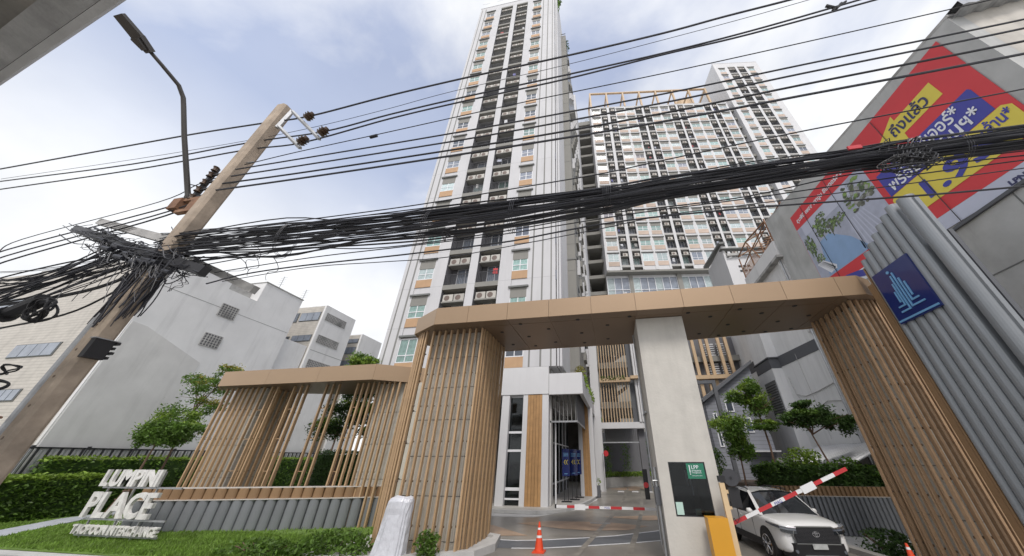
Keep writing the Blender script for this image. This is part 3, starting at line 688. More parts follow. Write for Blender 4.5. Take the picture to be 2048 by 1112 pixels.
# underpass below the car park
part('louvre_beam', MB().box(-1.2, 2.4, 34.6, 34.7, 3.9, 4.0), galv, CP)
for i in range(22): part('louvre_blade', MB().box(-1.15 + i * 0.165, -1.12 + i * 0.165, 34.6, 34.75, 4.0, 5.1), lintel_m, CP)
part('pier', MB().box(2.25, 2.85, 34.5, 35.4, 0, 5.12), dark_recess, CP)
part('dark_screen', MB().box(-6, 12, 52, 52.3, 0, 6), dark_band, CP)
struct('planting_bed', MB().prism([(-2.2, 38), (0.5, 41), (4.5, 43.5), (12, 44), (12, 50), (-2.2, 50)], 0.0, 0.85), pave_m)
m = MB(); pts = []
for i in range(2600):
    t_ = r_.random(); pts.append((-2 + t_ * 8, 39.2 + t_ * 4 + r_.random() * 1.2, 0.9 + r_.random() * 0.45))
leaves(m, pts, 0.22, r_, up=1)
solo('ground_cover', m, leaf_b, 'low yellow green planting behind the curved kerb at the end of the driveway', 'planting', kind='stuff')
def vine(x, y, h, w, lab, n=420):
    m = MB(); leaves(m, [(x + r_.gauss(0, w), y + r_.gauss(0, 0.12), 0.9 + r_.random() * h) for i in range(n)], 0.17, r_)
    solo('climbing_vine', m, leaf_a, lab, 'climbing plant')
vine(-0.95, 38.2, 2.9, 0.22, 'green vine column just right of the white lobby wall')
vine(1.0, 40.5, 3.3, 0.25, 'green vine column in the middle of the dark passage')
m = MB(); leaves(m, [(r_.uniform(-1.6, 6), 46 + r_.gauss(0, 0.3), 1.2 + r_.random() * 3.6) for i in range(1500)], 0.3, r_)
solo('hedge', m, leaf_c, 'dark wall of foliage at the end of the passage under the car park', 'hedge')
t = thing('convex_mirror', 'small round red backed mirror on the post by the passage', 'mirror', (-1.05, 33.3, 0))
part('dish', MB().cyl((-1.0, 33.3, 3.0), 0.24, (0.3, -1, 0.0), 0.05, 16), red_p, t)
part('post', MB().cyl((-1.3, 33.35, 0.004), 0.03, (0, 0, 1), 3.0, 6), galv, t)

# tan battens and louvres right of the booth
CR = thing('car_park', 'car park side with thick tan battens and white louvres seen right of the booth', 'car park', (9.4, 30, 0))
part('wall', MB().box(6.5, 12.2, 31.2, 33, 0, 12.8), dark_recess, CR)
for z in (10.38, 5.9): part('floor_slab', MB().box(6.5, 12.1, 30.6, 31.2, z, z + 0.5), grey_wall, CR)
for z0, z1 in ((9.05, 10.3), (10.95, 12.2)):
    for a, b in ((6.6, 7.75), (9.2, 10.1), (10.35, 11.0)):
        for i in range(6): part('louvre_blade', MB().box(a, b, 30.9, 31.1, z0 + 0.05 + i * 0.21, z0 + 0.13 + i * 0.21), frame_m, CR)
for x in (8.0, 8.75, 9.3, 10.3, 10.95):
    part('batten', MB().box(x - 0.12, x + 0.14, 30.0, 30.25, 4.5, 12.8), tan_beam, CR)
part('tan_beam', MB().box(7.4, 10.9, 29.6, 30.0, 8.62, 8.95).hexa([(10.9, 29.6, 8.62), (11.4, 30.0, 8.95), (11.4, 30.4, 8.95), (10.9, 30.0, 8.62), (10.9, 29.6, 8.95), (11.4, 30.0, 9.3), (11.4, 30.4, 9.3), (10.9, 30.0, 8.95)]), tan_beam, CR)

# ================================================================== MAIN GATE CANOPY
GC = thing('gate_canopy', 'long bronze clad entrance canopy with chamfered ends spanning the driveway', 'canopy', (0.8, 12.3, 7.1))
outl = [(-6.68, 10.35), (8.43, 10.42), (9.05, 10.83), (9.4, 12.0), (8.8, 13.4), (8.35, 13.5), (3.55, 14.1), (-5.0, 14.24), (-7.4, 13.7), (-8.4, 12.6), (-8.07, 11.23)]
def inset(poly, d):
    cx = sum(p[0] for p in poly) / len(poly); cy = sum(p[1] for p in poly) / len(poly)
    return [(x - math.copysign(min(d, abs(x - cx)), x - cx), y - math.copysign(d, y - cy)) for x, y in poly]
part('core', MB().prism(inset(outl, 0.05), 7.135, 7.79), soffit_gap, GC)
seams = [-6.68, -5.3, -3.68, -2.05, -0.45, 1.16, 2.80, 4.45, 6.10, 7.75, 8.43]
yf = lambda x: 10.35 + (x + 6.68) / 15.11 * 0.07
for i in range(len(seams) - 1):
    a, b = seams[i] + 0.006, seams[i + 1] - 0.006
    part('fascia_panel', MB().hexa([(a, yf(a), 7.11), (b, yf(b), 7.11), (b, yf(b) + 0.05, 7.11), (a, yf(a) + 0.05, 7.11), (a, yf(a), 7.82), (b, yf(b), 7.82), (b, yf(b) + 0.05, 7.82), (a, yf(a) + 0.05, 7.82)]), bronze, GC)
for i in range(1, len(outl)):
    p, q = Vector(outl[i]), Vector(outl[(i + 1) % len(outl)])
    d = (q - p).normalized(); n = Vector((-d.y, d.x)) * 0.05; p = p + d * 0.004; q = q - d * 0.004
    part('fascia_panel', MB().hexa([(p.x, p.y, 7.11), (q.x, q.y, 7.11), (q.x + n.x, q.y + n.y, 7.11), (p.x + n.x, p.y + n.y, 7.11),
                                   (p.x, p.y, 7.82), (q.x, q.y, 7.82), (q.x + n.x, q.y + n.y, 7.82), (p.x + n.x, p.y + n.y, 7.82)]), bronze, GC)
def backy(x):
    pts = [(-8.4, 12.6), (-7.4, 13.7), (-5.0, 14.24), (3.55, 14.1), (8.35, 13.5), (8.8, 13.4), (9.4, 12.0)]
    for (x0, y0), (x1, y1) in zip(pts, pts[1:]):
        if x0 <= x <= x1: return y0 + (y1 - y0) * (x - x0) / (x1 - x0)
    return 12
def fronty(x):
    pts = [(-8.4, 12.6), (-8.07, 11.23), (-6.68, 10.35), (8.43, 10.42), (9.05, 10.83), (9.4, 12.0)]
    for (x0, y0), (x1, y1) in zip(pts, pts[1:]):
        if x0 <= x <= x1: return y0 + (y1 - y0) * (x - x0) / (x1 - x0)
    return 11
cuts = [-8.3, -6.9] + seams[1:-1] + [9.3]
for i in range(len(cuts) - 1):
    a, b = cuts[i] + 0.01, cuts[i + 1] - 0.01
    poly = [(a, fronty(a) + 0.06), (a + (b - a) / 2, fronty((a + b) / 2) + 0.06), (b, fronty(b) + 0.06), (b, backy(b) - 0.06), (a + (b - a) / 2, backy((a + b) / 2) - 0.06), (a, backy(a) - 0.06)]
    strip = [(p[0], min(p[1], fronty(p[0]) + 0.55)) for p in poly]
    main = [(a, fronty(a) + 0.57), (b, fronty(b) + 0.57), (b, backy(b) - 0.06), (a, backy(a) - 0.06)]
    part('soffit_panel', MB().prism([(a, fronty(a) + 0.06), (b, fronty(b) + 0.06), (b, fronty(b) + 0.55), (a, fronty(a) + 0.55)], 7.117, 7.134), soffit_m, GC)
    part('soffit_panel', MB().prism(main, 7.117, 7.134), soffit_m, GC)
dl = MB().cyl((0, 0, 0), 0.075, (0, 0, 1), 0.012, 12).mesh('downlight', black_m)
for x, y in [(-3.29, 10.93), (-2.29, 11.64), (-4.29, 11.65), (-3.31, 12.38), (-2.29, 13.3), (-4.3, 13.31), (-3.31, 13.66), (-1.01, 10.88), (0.94, 10.92), (0.1, 11.64), (-1, 12.34), (0.08, 13.27), (-0.99, 13.62),
             (3.03, 10.96), (3.92, 11.47), (4.79, 10.96), (5.69, 11.47), (4.81, 12.43), (5.69, 13.35), (3.92, 13.31), (4.8, 13.67), (6.62, 12.43), (6.6, 13.55), (7.49, 13.34), (6.58, 11.0), (7.5, 12.0)]:
    put('downlight', dl, GC, (x - 0.8, y - 12.3, 7.104 - 7.1))

# ------------------------------------------------------------------ slatted pillars
def slat_mesh(h, w=0.055, d=0.085, m=None, back=0.16, step=1.16, z0=0.6, side=(0, 1)):
    """slat at the origin, standoffs pointing along `side`"""
    s = MB(); s.box(-w / 2, w / 2, -d / 2, d / 2, 0, h)
    s.cur = 1
    z = z0
    while z < h - 0.2:
        sx, sy = side
        x0, x1 = sorted((sx * d * 0.5, sx * (d * 0.5 + back))) if sx else (-0.02, 0.02)
        y0, y1 = sorted((sy * d * 0.5, sy * (d * 0.5 + back))) if sy else (-0.02, 0.02)
        s.box(x0, x1, y0, y1, z, z + 0.05); z += step
    return s.mesh('slat', [m or slat_m, bracket_m])
LP = thing('gate_pillar', 'large left gate pillar of grey boards wrapped in slender timber look slats', 'pillar', (-6.2, 12.4, 0))
zs = [0.1, 0.31, 1.46, 2.6, 3.77, 4.92, 6.09, 7.12]
# six fibre cement boards across the front, courses recessed at the joints
core = MB().box(-7.28, -5.22, 11.55, 14.0, 0.1, 7.1); part('core', core, dark_recess, LP)
bw = 2.1 / 7
for zi in range(len(zs) - 1):
    for i in range(7):
        x = -7.3 + i * bw
        part('board', MB().box(x + 0.004, x + bw - 0.004, 11.5, 11.55, zs[zi] + 0.012, zs[zi + 1] - 0.012), core_m, LP)
    for j in range(5):
        y = 11.55 + j * 0.49
        part('board', MB().box(-5.22, -5.17, y + 0.004, y + 0.486, zs[zi] + 0.012, zs[zi + 1] - 0.012), core_m, LP)
    part('board', MB().box(-7.33, -7.28, 11.5, 14, zs[zi] + 0.012, zs[zi + 1] - 0.012), core_m, LP)
SF = slat_mesh(7.0, w=0.06, d=0.12, back=0.07, side=(0, 1)); SR = slat_mesh(7.0, w=0.07, d=0.05, back=0.05, side=(-1, 0)); SL = slat_mesh(7.0, w=0.06, d=0.11, back=0.05, side=(1, 0))
inner = slat_mesh(7.0, w=0.05, d=0.06, back=0.22, step=1.16, z0=1.1)
for i in range(9): put('slat', SF, LP, (-7.03 + i * 0.266 + 6.2, 11.05 - 12.4, 0.1), 0)
for x, y in [(-7.31, 11.02), (-7.47, 11.08), (-7.61, 11.16), (-7.75, 11.27), (-7.9, 11.42), (-8.0, 11.62), (-8.05, 11.9), (-8.05, 12.2)]:
    put('slat', SL, LP, (x + 6.2, y - 12.4, 0.1))
for i in range(15): put('slat', SR, LP, (-4.86 + 6.2 + 0.03 * (i % 2), 11.18 + i * 0.18 - 12.4, 0.1))
for i in range(5): put('slat', SR, LP, (-5.02 + 6.2, 11.3 + i * 0.55 - 12.4, 0.1))
part('base', MB().box(-8.1, -4.8, 11.0, 14.1, 0.0, 0.1), conc_l, LP)

RP = thing('gate_pillar', 'right gate pillar wrapped in tan slats between the canopy and the grey cladding', 'pillar', (8.8, 12, 0))
part('core', MB().box(8.5, 10.2, 11.3, 12.9, 0.0, 7.1), dark_recess, RP)
for zi in range(6):
    z0, z1 = zi * 1.18, (zi + 1) * 1.18
    for i in range(5): part('board', MB().box(8.45, 8.5, 11.3 + i * 0.32 + 0.004, 11.3 + (i + 1) * 0.32 - 0.004, z0 + 0.01, z1 - 0.01), core_m, RP)
    for i in range(5): part('board', MB().box(8.5 + i * 0.34 + 0.004, 8.5 + (i + 1) * 0.34 - 0.004, 11.25, 11.3, z0 + 0.01, z1 - 0.01), core_m, RP)
RL = slat_mesh(7.1, w=0.065, d=0.05, m=slat_r, back=0.05, side=(1, 0), z0=0.5); RF = slat_mesh(7.1, w=0.06, d=0.11, m=slat_r, back=0.06, side=(0, 1), z0=0.9)
for i in range(11): put('slat', RL, RP, (8.05 - 8.8 + 0.05 * (i % 2), 10.98 + i * 0.165 - 12, 0))
for x, y in [(8.13, 10.82), (8.33, 10.84), (8.52, 10.87), (8.72, 10.93), (8.9, 11.0), (9.08, 11.08), (9.27, 11.17), (9.45, 11.28)]: put('slat', RF, RP, (x - 8.8, y - 12, 0))
for x, y in [(8.02, 12.85), (8.2, 12.95), (8.38, 13.02), (7.95, 12.72)]: put('slat', RL, RP, (x - 8.8, y - 12, 0))

# ------------------------------------------------------------------ guard booth pillar
BP = thing('guard_booth', 'pale plastered booth pillar with a dark window under the gate canopy', 'guard booth', (2.0, 12.2, 0))
m = MB()
m.box(1.17, 1.49, 11.2, 13.1, 0, 7.1).box(2.53, 2.85, 11.2, 13.1, 0, 7.1).box(1.49, 2.53, 11.2, 13.1, 2.44, 7.1).box(1.49, 2.53, 11.2, 13.1, 0, 1.13)
m.box(1.49, 2.53, 12.9, 13.1, 1.13, 2.44)
part('wall', m, booth_m, BP)
part('window_frame', MB().box(1.49, 2.53, 11.21, 11.25, 1.13, 1.15).box(1.49, 2.53, 11.21, 11.25, 2.42, 2.44).box(1.49, 1.51, 11.21, 11.25, 1.15, 2.42).box(2.51, 2.53, 11.21, 11.25, 1.15, 2.42), dark_metal, BP)
part('window_pane', MB().box(1.51, 2.51, 11.225, 11.235, 1.15, 2.42), clear_glass, BP)
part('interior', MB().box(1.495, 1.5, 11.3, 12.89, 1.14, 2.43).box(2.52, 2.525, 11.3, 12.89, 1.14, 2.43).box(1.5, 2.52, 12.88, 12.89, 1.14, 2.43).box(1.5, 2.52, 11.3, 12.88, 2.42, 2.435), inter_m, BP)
part('desk', MB().box(1.5, 2.52, 11.3, 11.8, 1.135, 1.16).box(1.75, 2.3, 12.6, 12.88, 1.16, 1.75), dark_band, BP)
part('curtain_strip', MB().box(2.18, 2.24, 12.7, 12.72, 1.5, 2.2).box(2.30, 2.35, 12.7, 12.72, 1.5, 2.2), print_w, BP)
solo('notice_sheet', MB().box(1.53, 1.72, 11.215, 11.219, 1.17, 1.46), paper, 'pale green notice sheet in the lower left corner of the booth window', 'notice')
solo('desk_items', MB().cyl((2.18, 11.5, 1.16), 0.05, (0, 0, 1), 0.12, 8).box(2.3, 2.46, 11.4, 11.5, 1.16, 1.25), green_s, 'small green items on the desk behind the booth window', 'desk items')
solo('counter_papers', MB().box(2.05, 2.2, 11.32, 11.34, 1.16, 1.3), paper, 'folded pale paper standing on the desk behind the booth window', 'paper')
stk = thing('window_sticker', 'green square LPP sticker on the booth window', 'sticker', (2.24, 11.21, 2.02))
part('panel', MB().box(2.0, 2.49, 11.212, 11.218, 2.02, 2.405), green_s, stk)
for s, size, x, z in (('LPP', 0.14, 2.13, 2.26), ('property', 0.075, 2.13, 2.20), ('management', 0.052, 2.13, 2.155)):
    part('lettering', text_mb(s, size, 0.001, (x, 11.209, z), (1, 0, 0), (0, 0, 1)), print_w, stk)
part('lettering', text_mb('บริษัทดูแลและบริหาร', 0.035, 0.001, (2.12, 11.209, 2.085), (1, 0, 0), (0, 0, 1)), print_w, stk)
part('exclamation', MB().box(2.07, 2.095, 11.206, 11.211, 2.17, 2.36).box(2.07, 2.095, 11.206, 11.211, 2.12, 2.15), print_w, stk)
# conduit and lever on the left flank of the booth
part('conduit', MB().tube([(1.10, 12.4, 0.3), (1.10, 12.4, 6.9)], 0.03, 8).box(1.09, 1.16, 11.9, 12.9, 3.9, 3.95), galv, BP)
part('side_box', MB().box(1.02, 1.165, 11.45, 11.75, 1.35, 1.8), dark_band, BP)
part('side_pipe', MB().tube([(1.11, 11.55, 0.0), (1.11, 11.55, 2.3)], 0.045, 8).tube([(1.0, 11.5, 1.95), (1.16, 11.5, 1.95)], 0.02, 6), galv, BP)
sg = thing('signal_light', 'small red lamp housing on the driveway side of the booth', 'signal light', (1.0, 13.6, 1.6))
part('housing', MB().box(0.86, 1.02, 13.5, 13.6, 1.3, 2.2), black_m, sg)
part('lamp', MB().cyl((0.93, 13.5, 1.72), 0.09, (0, -1, 0), 0.02, 12), red_p, sg)

# ------------------------------------------------------------------ barriers
def boom(name, label, p0, p1, n, first_red, plate_t, group='red and white barrier booms'):
    t = thing(name, label, 'barrier', p0, group=group)
    P0, P1 = Vector(p0), Vector(p1); d = (P1 - P0)
    w = MB(); u = d.normalized(); v = Vector((0, 1, 0)); q = u.cross(v).normalized()
    def seg(mb, a, b, r):
        A, B = P0 + d * a, P0 + d * b
        mb.hexa([A - v * 0.025 - q * r, B - v * 0.025 - q * r, B + v * 0.025 - q * r, A + v * 0.025 - q * r, A - v * 0.025 + q * r, B - v * 0.025 + q * r, B + v * 0.025 + q * r, A + v * 0.025 + q * r])
    k = 0
    for i in range(n):
        mb = MB(); seg(mb, i / n, (i + 1) / n, 0.04); red = (i % 2 == 0) == first_red
        part('boom_section', mb, red_p if red else white_p, t)
    mb = MB(); c0 = plate_t; A, B = P0 + d * c0, P0 + d * (c0 + 0.11)
    yy = Vector((0, -0.035, 0))
    mb.hexa([A + yy - q * 0.09, B + yy - q * 0.09, B + yy * 0.7 - q * 0.09, A + yy * 0.7 - q * 0.09, A + yy + q * 0.08, B + yy + q * 0.08, B + yy * 0.7 + q * 0.08, A + yy * 0.7 + q * 0.08])
    part('plate', mb, white_p, t)
    return t
b1 = boom('barrier_boom', 'level red and white boom across the entry lane left of the booth', (-2.4, 14.0, 1.0), (1.21, 14.0, 0.98), 9, False, 0.19)
part('end_cap', MB().box(-2.46, -2.4, 13.97, 14.03, 0.94, 1.06), black_m, b1)
b2 = boom('barrier_boom', 'raised tilted red and white boom right of the booth in front of the car', (2.86, 10.9, 1.06), (6.02, 10.9, 2.29), 9, True, 0.60)
part('lettering', text_mb('MAG', 0.10, 0.001, (4.0, 10.865, 1.46), (3.16, 0, 1.23), (-1.23, 0, 3.16)), blu_m, b2)
part('lettering', text_mb('MAG', 0.09, 0.001, (-0.62, 13.97, 0.96), (1, 0, 0), (0, 0, 1)), blu_m, b1)
bm = thing('barrier_machine', 'yellow barrier cabinet standing against the front of the booth', 'barrier machine', (2.4, 10.75, 0))
part('cabinet', MB().box(2.17, 2.66, 10.55, 10.95, 0, 1.2), orange, bm)
part('cabinet_base', MB().box(2.13, 2.7, 10.5, 11.0, 0, 0.06), dark_metal, bm)
ip = thing('intercom_post', 'cream post with black speaker panel and round disc beside the yellow cabinet', 'post', (2.78, 10.7, 0))
part('post', MB().box(2.67, 2.80, 10.62, 10.72, 0, 1.96).box(2.80, 2.86, 10.64, 10.70, 1.72, 1.8).box(2.80, 2.86, 10.64, 10.70, 1.38, 1.44), cream_m, ip)
part('speaker', MB().box(2.86, 3.12, 10.62, 10.7, 1.42, 1.86), black_m, ip)
part('disc', MB().cyl((2.99, 10.62, 2.08), 0.2, (-0.35, -1, 0.1), 0.06, 24), dark_metal, ip)
part('hub', MB().cyl((2.98, 10.56, 2.08), 0.03, (-0.35, -1, 0.1), 0.03, 10).box(2.66, 2.84, 10.6, 10.7, 1.98, 2.12), black_m, ip)
part('cable', MB().tube([(2.98, 10.66, 1.42), (2.97, 10.66, 1.2), (2.90, 10.66, 1.1), (2.84, 10.66, 1.2)], 0.01, 5), black_m, ip)

# ------------------------------------------------------------------ cones
def cone(x, y, lab, h=0.76):
    t = thing('traffic_cone', lab, 'traffic cone', (x, y, 0.0), group='orange traffic cones')
    part('base', MB().box(x - 0.19, x + 0.19, y - 0.19, y + 0.19, 0.005, 0.035), cone_m, t)
    zz = [0.035, 0.36, 0.42, 0.56, 0.61, h]
    rr = lambda z: 0.145 - (z - 0.035) / (h - 0.035) * 0.122
    for i in range(5):
        mb = MB().tube([(x, y, zz[i]), (x, y, zz[i + 1])], [rr(zz[i]), rr(zz[i + 1])], 20)
        part('cone_body' if i % 2 == 0 else 'reflective_band', mb, cone_m if i % 2 == 0 else white_p, t, smooth=False)
cone(-2.68, 12.36, 'orange cone with two white bands on the grey lane in front of the boom')
cone(7.0, 11.5, 'orange cone tip at the foot of the right gate pillar', 0.68)

# ------------------------------------------------------------------ wrapped post by the left pillar
rnd = random.Random(12)
mb = MB(); prof = [(0, 0.47, 0.30), (0.3, 0.44, 0.27), (0.6, 0.41, 0.25), (0.9, 0.38, 0.24), (1.1, 0.37, 0.24), (1.25, 0.36, 0.25), (1.42, 0.35, 0.25), (1.50, 0.32, 0.2), (1.54, 0.24, 0.12)]
vs = []; NN = 36
for (z, rx, ry) in prof:
    for k in range(NN):
        a = k / NN * 2 * math.pi
        w = 1 + 0.06 * math.sin(a * 4 + z * 1.3) + 0.07 * abs(math.sin(a * 7.5 - z * 1.1)) - 0.03 + rnd.uniform(-0.035, 0.035)
        ca, sa = math.cos(a), math.sin(a)
        vs.append((-6.62 + 0.06 * z + rx * w * math.copysign(abs(ca) ** 0.6, ca), 10.4 + ry * w * math.copysign(abs(sa) ** 0.6, sa), z + 0.02 * math.sin(a * 3)))
fs = [(i * NN + k, i * NN + (k + 1) % NN, (i + 1) * NN + (k + 1) % NN, (i + 1) * NN + k) for i in range(len(prof) - 1) for k in range(NN)]
fs.append(tuple((len(prof) - 1) * NN + k for k in range(NN)))
mb.add(vs, fs)
solo('wrapped_post', mb, sheet_m, 'machine shrouded in crumpled white plastic sheet in front of the left gate pillar', 'covered machine', (-6.6, 10.4, 0), smooth=False)

# ================================================================== LOW CANOPY on the left
LC = thing('side_canopy', 'lower bronze canopy with chamfered right end over the slatted garden screen', 'canopy', (-16, 15.8, 6))
o2 = [(-21.35, 14.0), (-11.8, 14.0), (-10.4, 14.95), (-9.0, 15.6), (-9.0, 17.9), (-15.9, 17.8), (-20.2, 16.6), (-22.57, 15.1)]
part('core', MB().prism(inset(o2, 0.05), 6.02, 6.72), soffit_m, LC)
for (p, q) in [((-21.35, 14.0), (-18.3, 14.0)), ((-18.3, 14.0), (-15.1, 14.0)), ((-15.1, 14.0), (-11.8, 14.0)), ((-11.8, 14.0), (-10.4, 14.95)), ((-10.4, 14.95), (-8.2, 15.9)), ((-22.57, 15.1), (-21.35, 14.0))]:
    p, q = Vector(p), Vector(q); d = (q - p).normalized(); n = Vector((-d.y, d.x)) * 0.05; p = p + d * 0.005; q = q - d * 0.005
    part('fascia_panel', MB().hexa([(p.x, p.y, 5.98), (q.x, q.y, 5.98), (q.x + n.x, q.y + n.y, 5.98), (p.x + n.x, p.y + n.y, 5.98),
                                    (p.x, p.y, 6.76), (q.x, q.y, 6.76), (q.x + n.x, q.y + n.y, 6.76), (p.x + n.x, p.y + n.y, 6.76)]), bronze, LC)
SC = thing('garden_screen', 'slatted timber look screen with two grey cores standing behind the ribbed planter wall', 'screen', (-16, 15.2, 0))
for a, b, ya, yb in ((-21.3, -19.2, 15.0, 16.6), (-12.25, -9.6, 15.2, 17.0)):
    part('core', MB().box(a + 0.02, b - 0.02, ya + 0.03, yb, 0, 6.0), dark_recess, SC)
    n = 8; w = (b - a) / n
    for i in range(n):
        for k in range(4): part('board', MB().box(a + i * w + 0.004, a + (i + 1) * w - 0.004, ya - 0.02, ya + 0.03, 0.3 + k * 1.43, 0.3 + (k + 1) * 1.43 - 0.02), core_m, SC)
    for k in range(4): part('board', MB().box(b - 0.02, b + 0.02, ya, yb, 0.3 + k * 1.43, 0.3 + (k + 1) * 1.43 - 0.02), core_m, SC)
LS = slat_mesh(6.0, w=0.075, d=0.12, back=0.05, step=1.43, z0=0.55)
xs = [-21.65, -21.3, -20.94, -20.6, -20.25, -19.9, -19.55, -19.14, -18.61, -18.22, -17.14, -16.7, -16.32, -15.1, -14.7, -14.33, -13.2, -12.88, -12.56]
xs += [-12.25, -11.95, -11.65, -11.35, -11.05, -10.75]
for x in xs: put('slat', LS, SC, (x + 16, 14.8 - 15.2, 0))
for i in range(6): put('slat', LS, SC, (-10.5 + i * 0.3 + 16, 15.0 + i * 0.17 - 15.2, 0))
for i in range(7): put('slat', LS, SC, (-19.0 + i * 0.12 + 16, 15.3 + i * 0.22 - 15.2, 0))
tie = MB()
for g in ((-17.14, -16.7), (-15.1, -14.7), (-13.2, -12.88), (-19.14, -18.61)):
    for z in (2.0, 3.4, 4.8): tie.box(g[0] - 0.03, g[1] + 0.03, 14.83, 14.86, z, z + 0.035)
part('tie_rail', tie, slat_m, SC)

# ================================================================== RIBBED PLANTER WALLS
def rib_mesh(name, w, z0, z1, m, sides=8):
    mb = MB(); n = sides
    pts = [(-w / 2 + 0.012, 0.0)] + [(-math.cos(math.pi * k / n) * (w / 2 - 0.012), -math.sin(math.pi * k / n) * w * 0.30) for k in range(n + 1)] 
    pts = [(-w / 2 + 0.012, 0.05)] + [(x, y) for x, y in pts[1:]] + [(w / 2 - 0.012, 0.05)]
    mb.prism(pts, z0, z1)
    return mb.mesh(name, m)
def along(path, step):
    out = []; P = [Vector((a, b)) for a, b in path]; L_ = [0]
    for i in range(len(P) - 1): L_.append(L_[-1] + (P[i + 1] - P[i]).length)
    s = step / 2
    while s < L_[-1]:
        for i in range(len(P) - 1):
            if L_[i] <= s <= L_[i + 1]:
                d = (P[i + 1] - P[i]).normalized(); q = P[i] + d * (s - L_[i]); out.append((q.x, q.y, math.atan2(d.y, d.x))); break
        s += step
    return out
wall_path = [(-19.6, 12.15), (-18.24, 12.4), (-16.6, 12.9), (-15.0, 13.45), (-13.4, 14.0), (-11.9, 14.55), (-10.4, 15.3), (-9.0, 16.1)]
PW = thing('planter_wall', 'curved grey ribbed planter wall with a brown upper band beside the lawn', 'planter wall', (-15, 13.6, 0))
g1 = rib_mesh('grey_rib', 0.42, 0.0, 1.05, grey_rib); g2 = rib_mesh('brown_rib', 0.42, 1.08, 1.45, brown_rib)
for x, y, a in along(wall_path, 0.42):
    put('grey_rib', g1, PW, (x + 15, y - 13.6, 0), a); put('brown_rib', g2, PW, (x + 15 - 0.10 * math.sin(a), y - 13.6 + 0.10 * math.cos(a), 0), a)
mb = ribbon([(x - 0.0, y + 0.40) for x, y in wall_path], 0.44, 0.0, 1.44); part('backing', mb, dark_band, PW)
mb = ribbon([(x, y + 0.10) for x, y in wall_path], 0.46, 1.05, 1.08); part('trim', mb, trim_m, PW)
mb = ribbon([(x, y + 0.28) for x, y in wall_path], 0.50, 1.45, 1.475); part('trim', mb, trim_m, PW)
rp_ = [(6.3, 16.9), (8.0, 16.8), (9.6, 16.75), (12.2, 16.9)]
PR = thing('planter_wall', 'grey finely ribbed planter wall with brown band behind the white car', 'planter wall', (9, 16.8, 0))
h1 = rib_mesh('grey_rib', 0.165, 0.0, 1.22, grey_rib, 4); h2 = rib_mesh('brown_rib', 0.165, 1.24, 1.56, brown_rib, 4)
for x, y, a in along(rp_, 0.165):
    put('grey_rib', h1, PR, (x - 9, y - 16.8, 0), a); put('brown_rib', h2, PR, (x - 9, y + 0.08 - 16.8, 0), a)
part('backing', ribbon([(x, y + 0.36) for x, y in rp_], 0.4, 0.0, 1.55), dark_band, PR)
part('trim', ribbon([(x, y + 0.08) for x, y in rp_], 0.24, 1.22, 1.24), trim_m, PR)

# ================================================================== GREY TUBE CLADDING + LOGO SIGN at the right
CW = thing('cladding_wall', 'tall wall of grey vertical tubes stepping up towards the street at the right edge', 'cladding wall', (8.9, 8.9, 0))
tops = [(10.12, 7.95), (9.9, 8.12), (9.61, 8.27), (9.32, 8.41), (9.04, 8.56), (8.76, 8.69), (8.48, 8.81), (8.2, 8.93)]
for i in range(1, len(tops)):
    y0, y1 = tops[i][0], tops[i - 1][0]
    mb = MB(); n = 8; yc = (y0 + y1) / 2; w = (y0 - y1)
    pts = [(8.9, y1 - 0.01)] + [(8.60 - 0.11 * math.sin(math.pi * k / n), yc + math.cos(math.pi * k / n) * (y1 - y0 - 0.02) / 2) for k in range(n + 1)] + [(8.9, y0 + 0.01)]
    mb.prism(pts[::-1], 0.0, tops[i][1]); part('tube', mb, grey_clad, CW, smooth=False)
mb = MB(); n = 16
mb.tube([(8.66, 7.92, 0), (8.66, 7.92, 8.84)], 0.19, 24); part('tube', mb, grey_clad, CW, smooth=False)
part('backing', MB().box(8.9, 9.0, 7.8, 10.1, 0, 7.6), dark_band, CW)
part('edge_trim', MB().box(8.62, 8.72, 7.68, 7.74, 0, 8.7), grey_clad, CW)
part('brown_board', MB().box(8.54, 8.9, 10.13, 10.19, 0, 7.9), brown_rib, CW)
part('brown_board', MB().box(8.56, 8.9, 10.22, 10.40, 0, 7.35), brown_rib, CW)
LG = thing('logo_sign', 'square navy sign with a light blue bar logo on the grey tube cladding', 'sign', (8.5, 9.27, 5.85))
part('panel', MB().box(8.44, 8.56, 8.62, 9.94, 5.86, 7.46), navy, LG)
def lg(a, b): return (9.94 - a * 1.32, 5.86 + b * 1.60)
def bar(pts):
    mb = MB(); w = 0.022
    for (a0, b0), (a1, b1) in zip(pts, pts[1:]):
        y0, z0 = lg(a0, b0); y1, z1 = lg(a1, b1)
        if abs(a0 - a1) < 1e-6: mb.box(8.415, 8.438, y0 - w, y0 + w, min(z0, z1) - w, max(z0, z1) + w)
        else:
            ya, yb = min(y0, y1), max(y0, y1)
            if a1 > a0: yb -= w
            else: ya += w
            mb.box(8.415, 8.438, ya, yb, z0 - w, z0 + w)
    part('logo_bar', mb, sky_bar, LG)
bar([(0.43, 0.80), (0.43, 0.17), (0.20, 0.17)]); bar([(0.37, 0.66), (0.37, 0.26), (0.20, 0.26)]); bar([(0.31, 0.52), (0.31, 0.34)])
bar([(0.50, 0.84), (0.50, 0.19), (0.80, 0.19)]); bar([(0.57, 0.70), (0.57, 0.28), (0.74, 0.28)]); bar([(0.64, 0.60), (0.64, 0.36)])
y, z = lg(0.42, 0.89); part('logo_dot', MB().cyl((8.438, y, z), 0.045, (-1, 0, 0), 0.022, 14), sky_bar, LG)
part('logo_bar', MB().box(8.42, 8.438, 8.64, 9.92, 5.90, 5.95), sky_bar, LG)

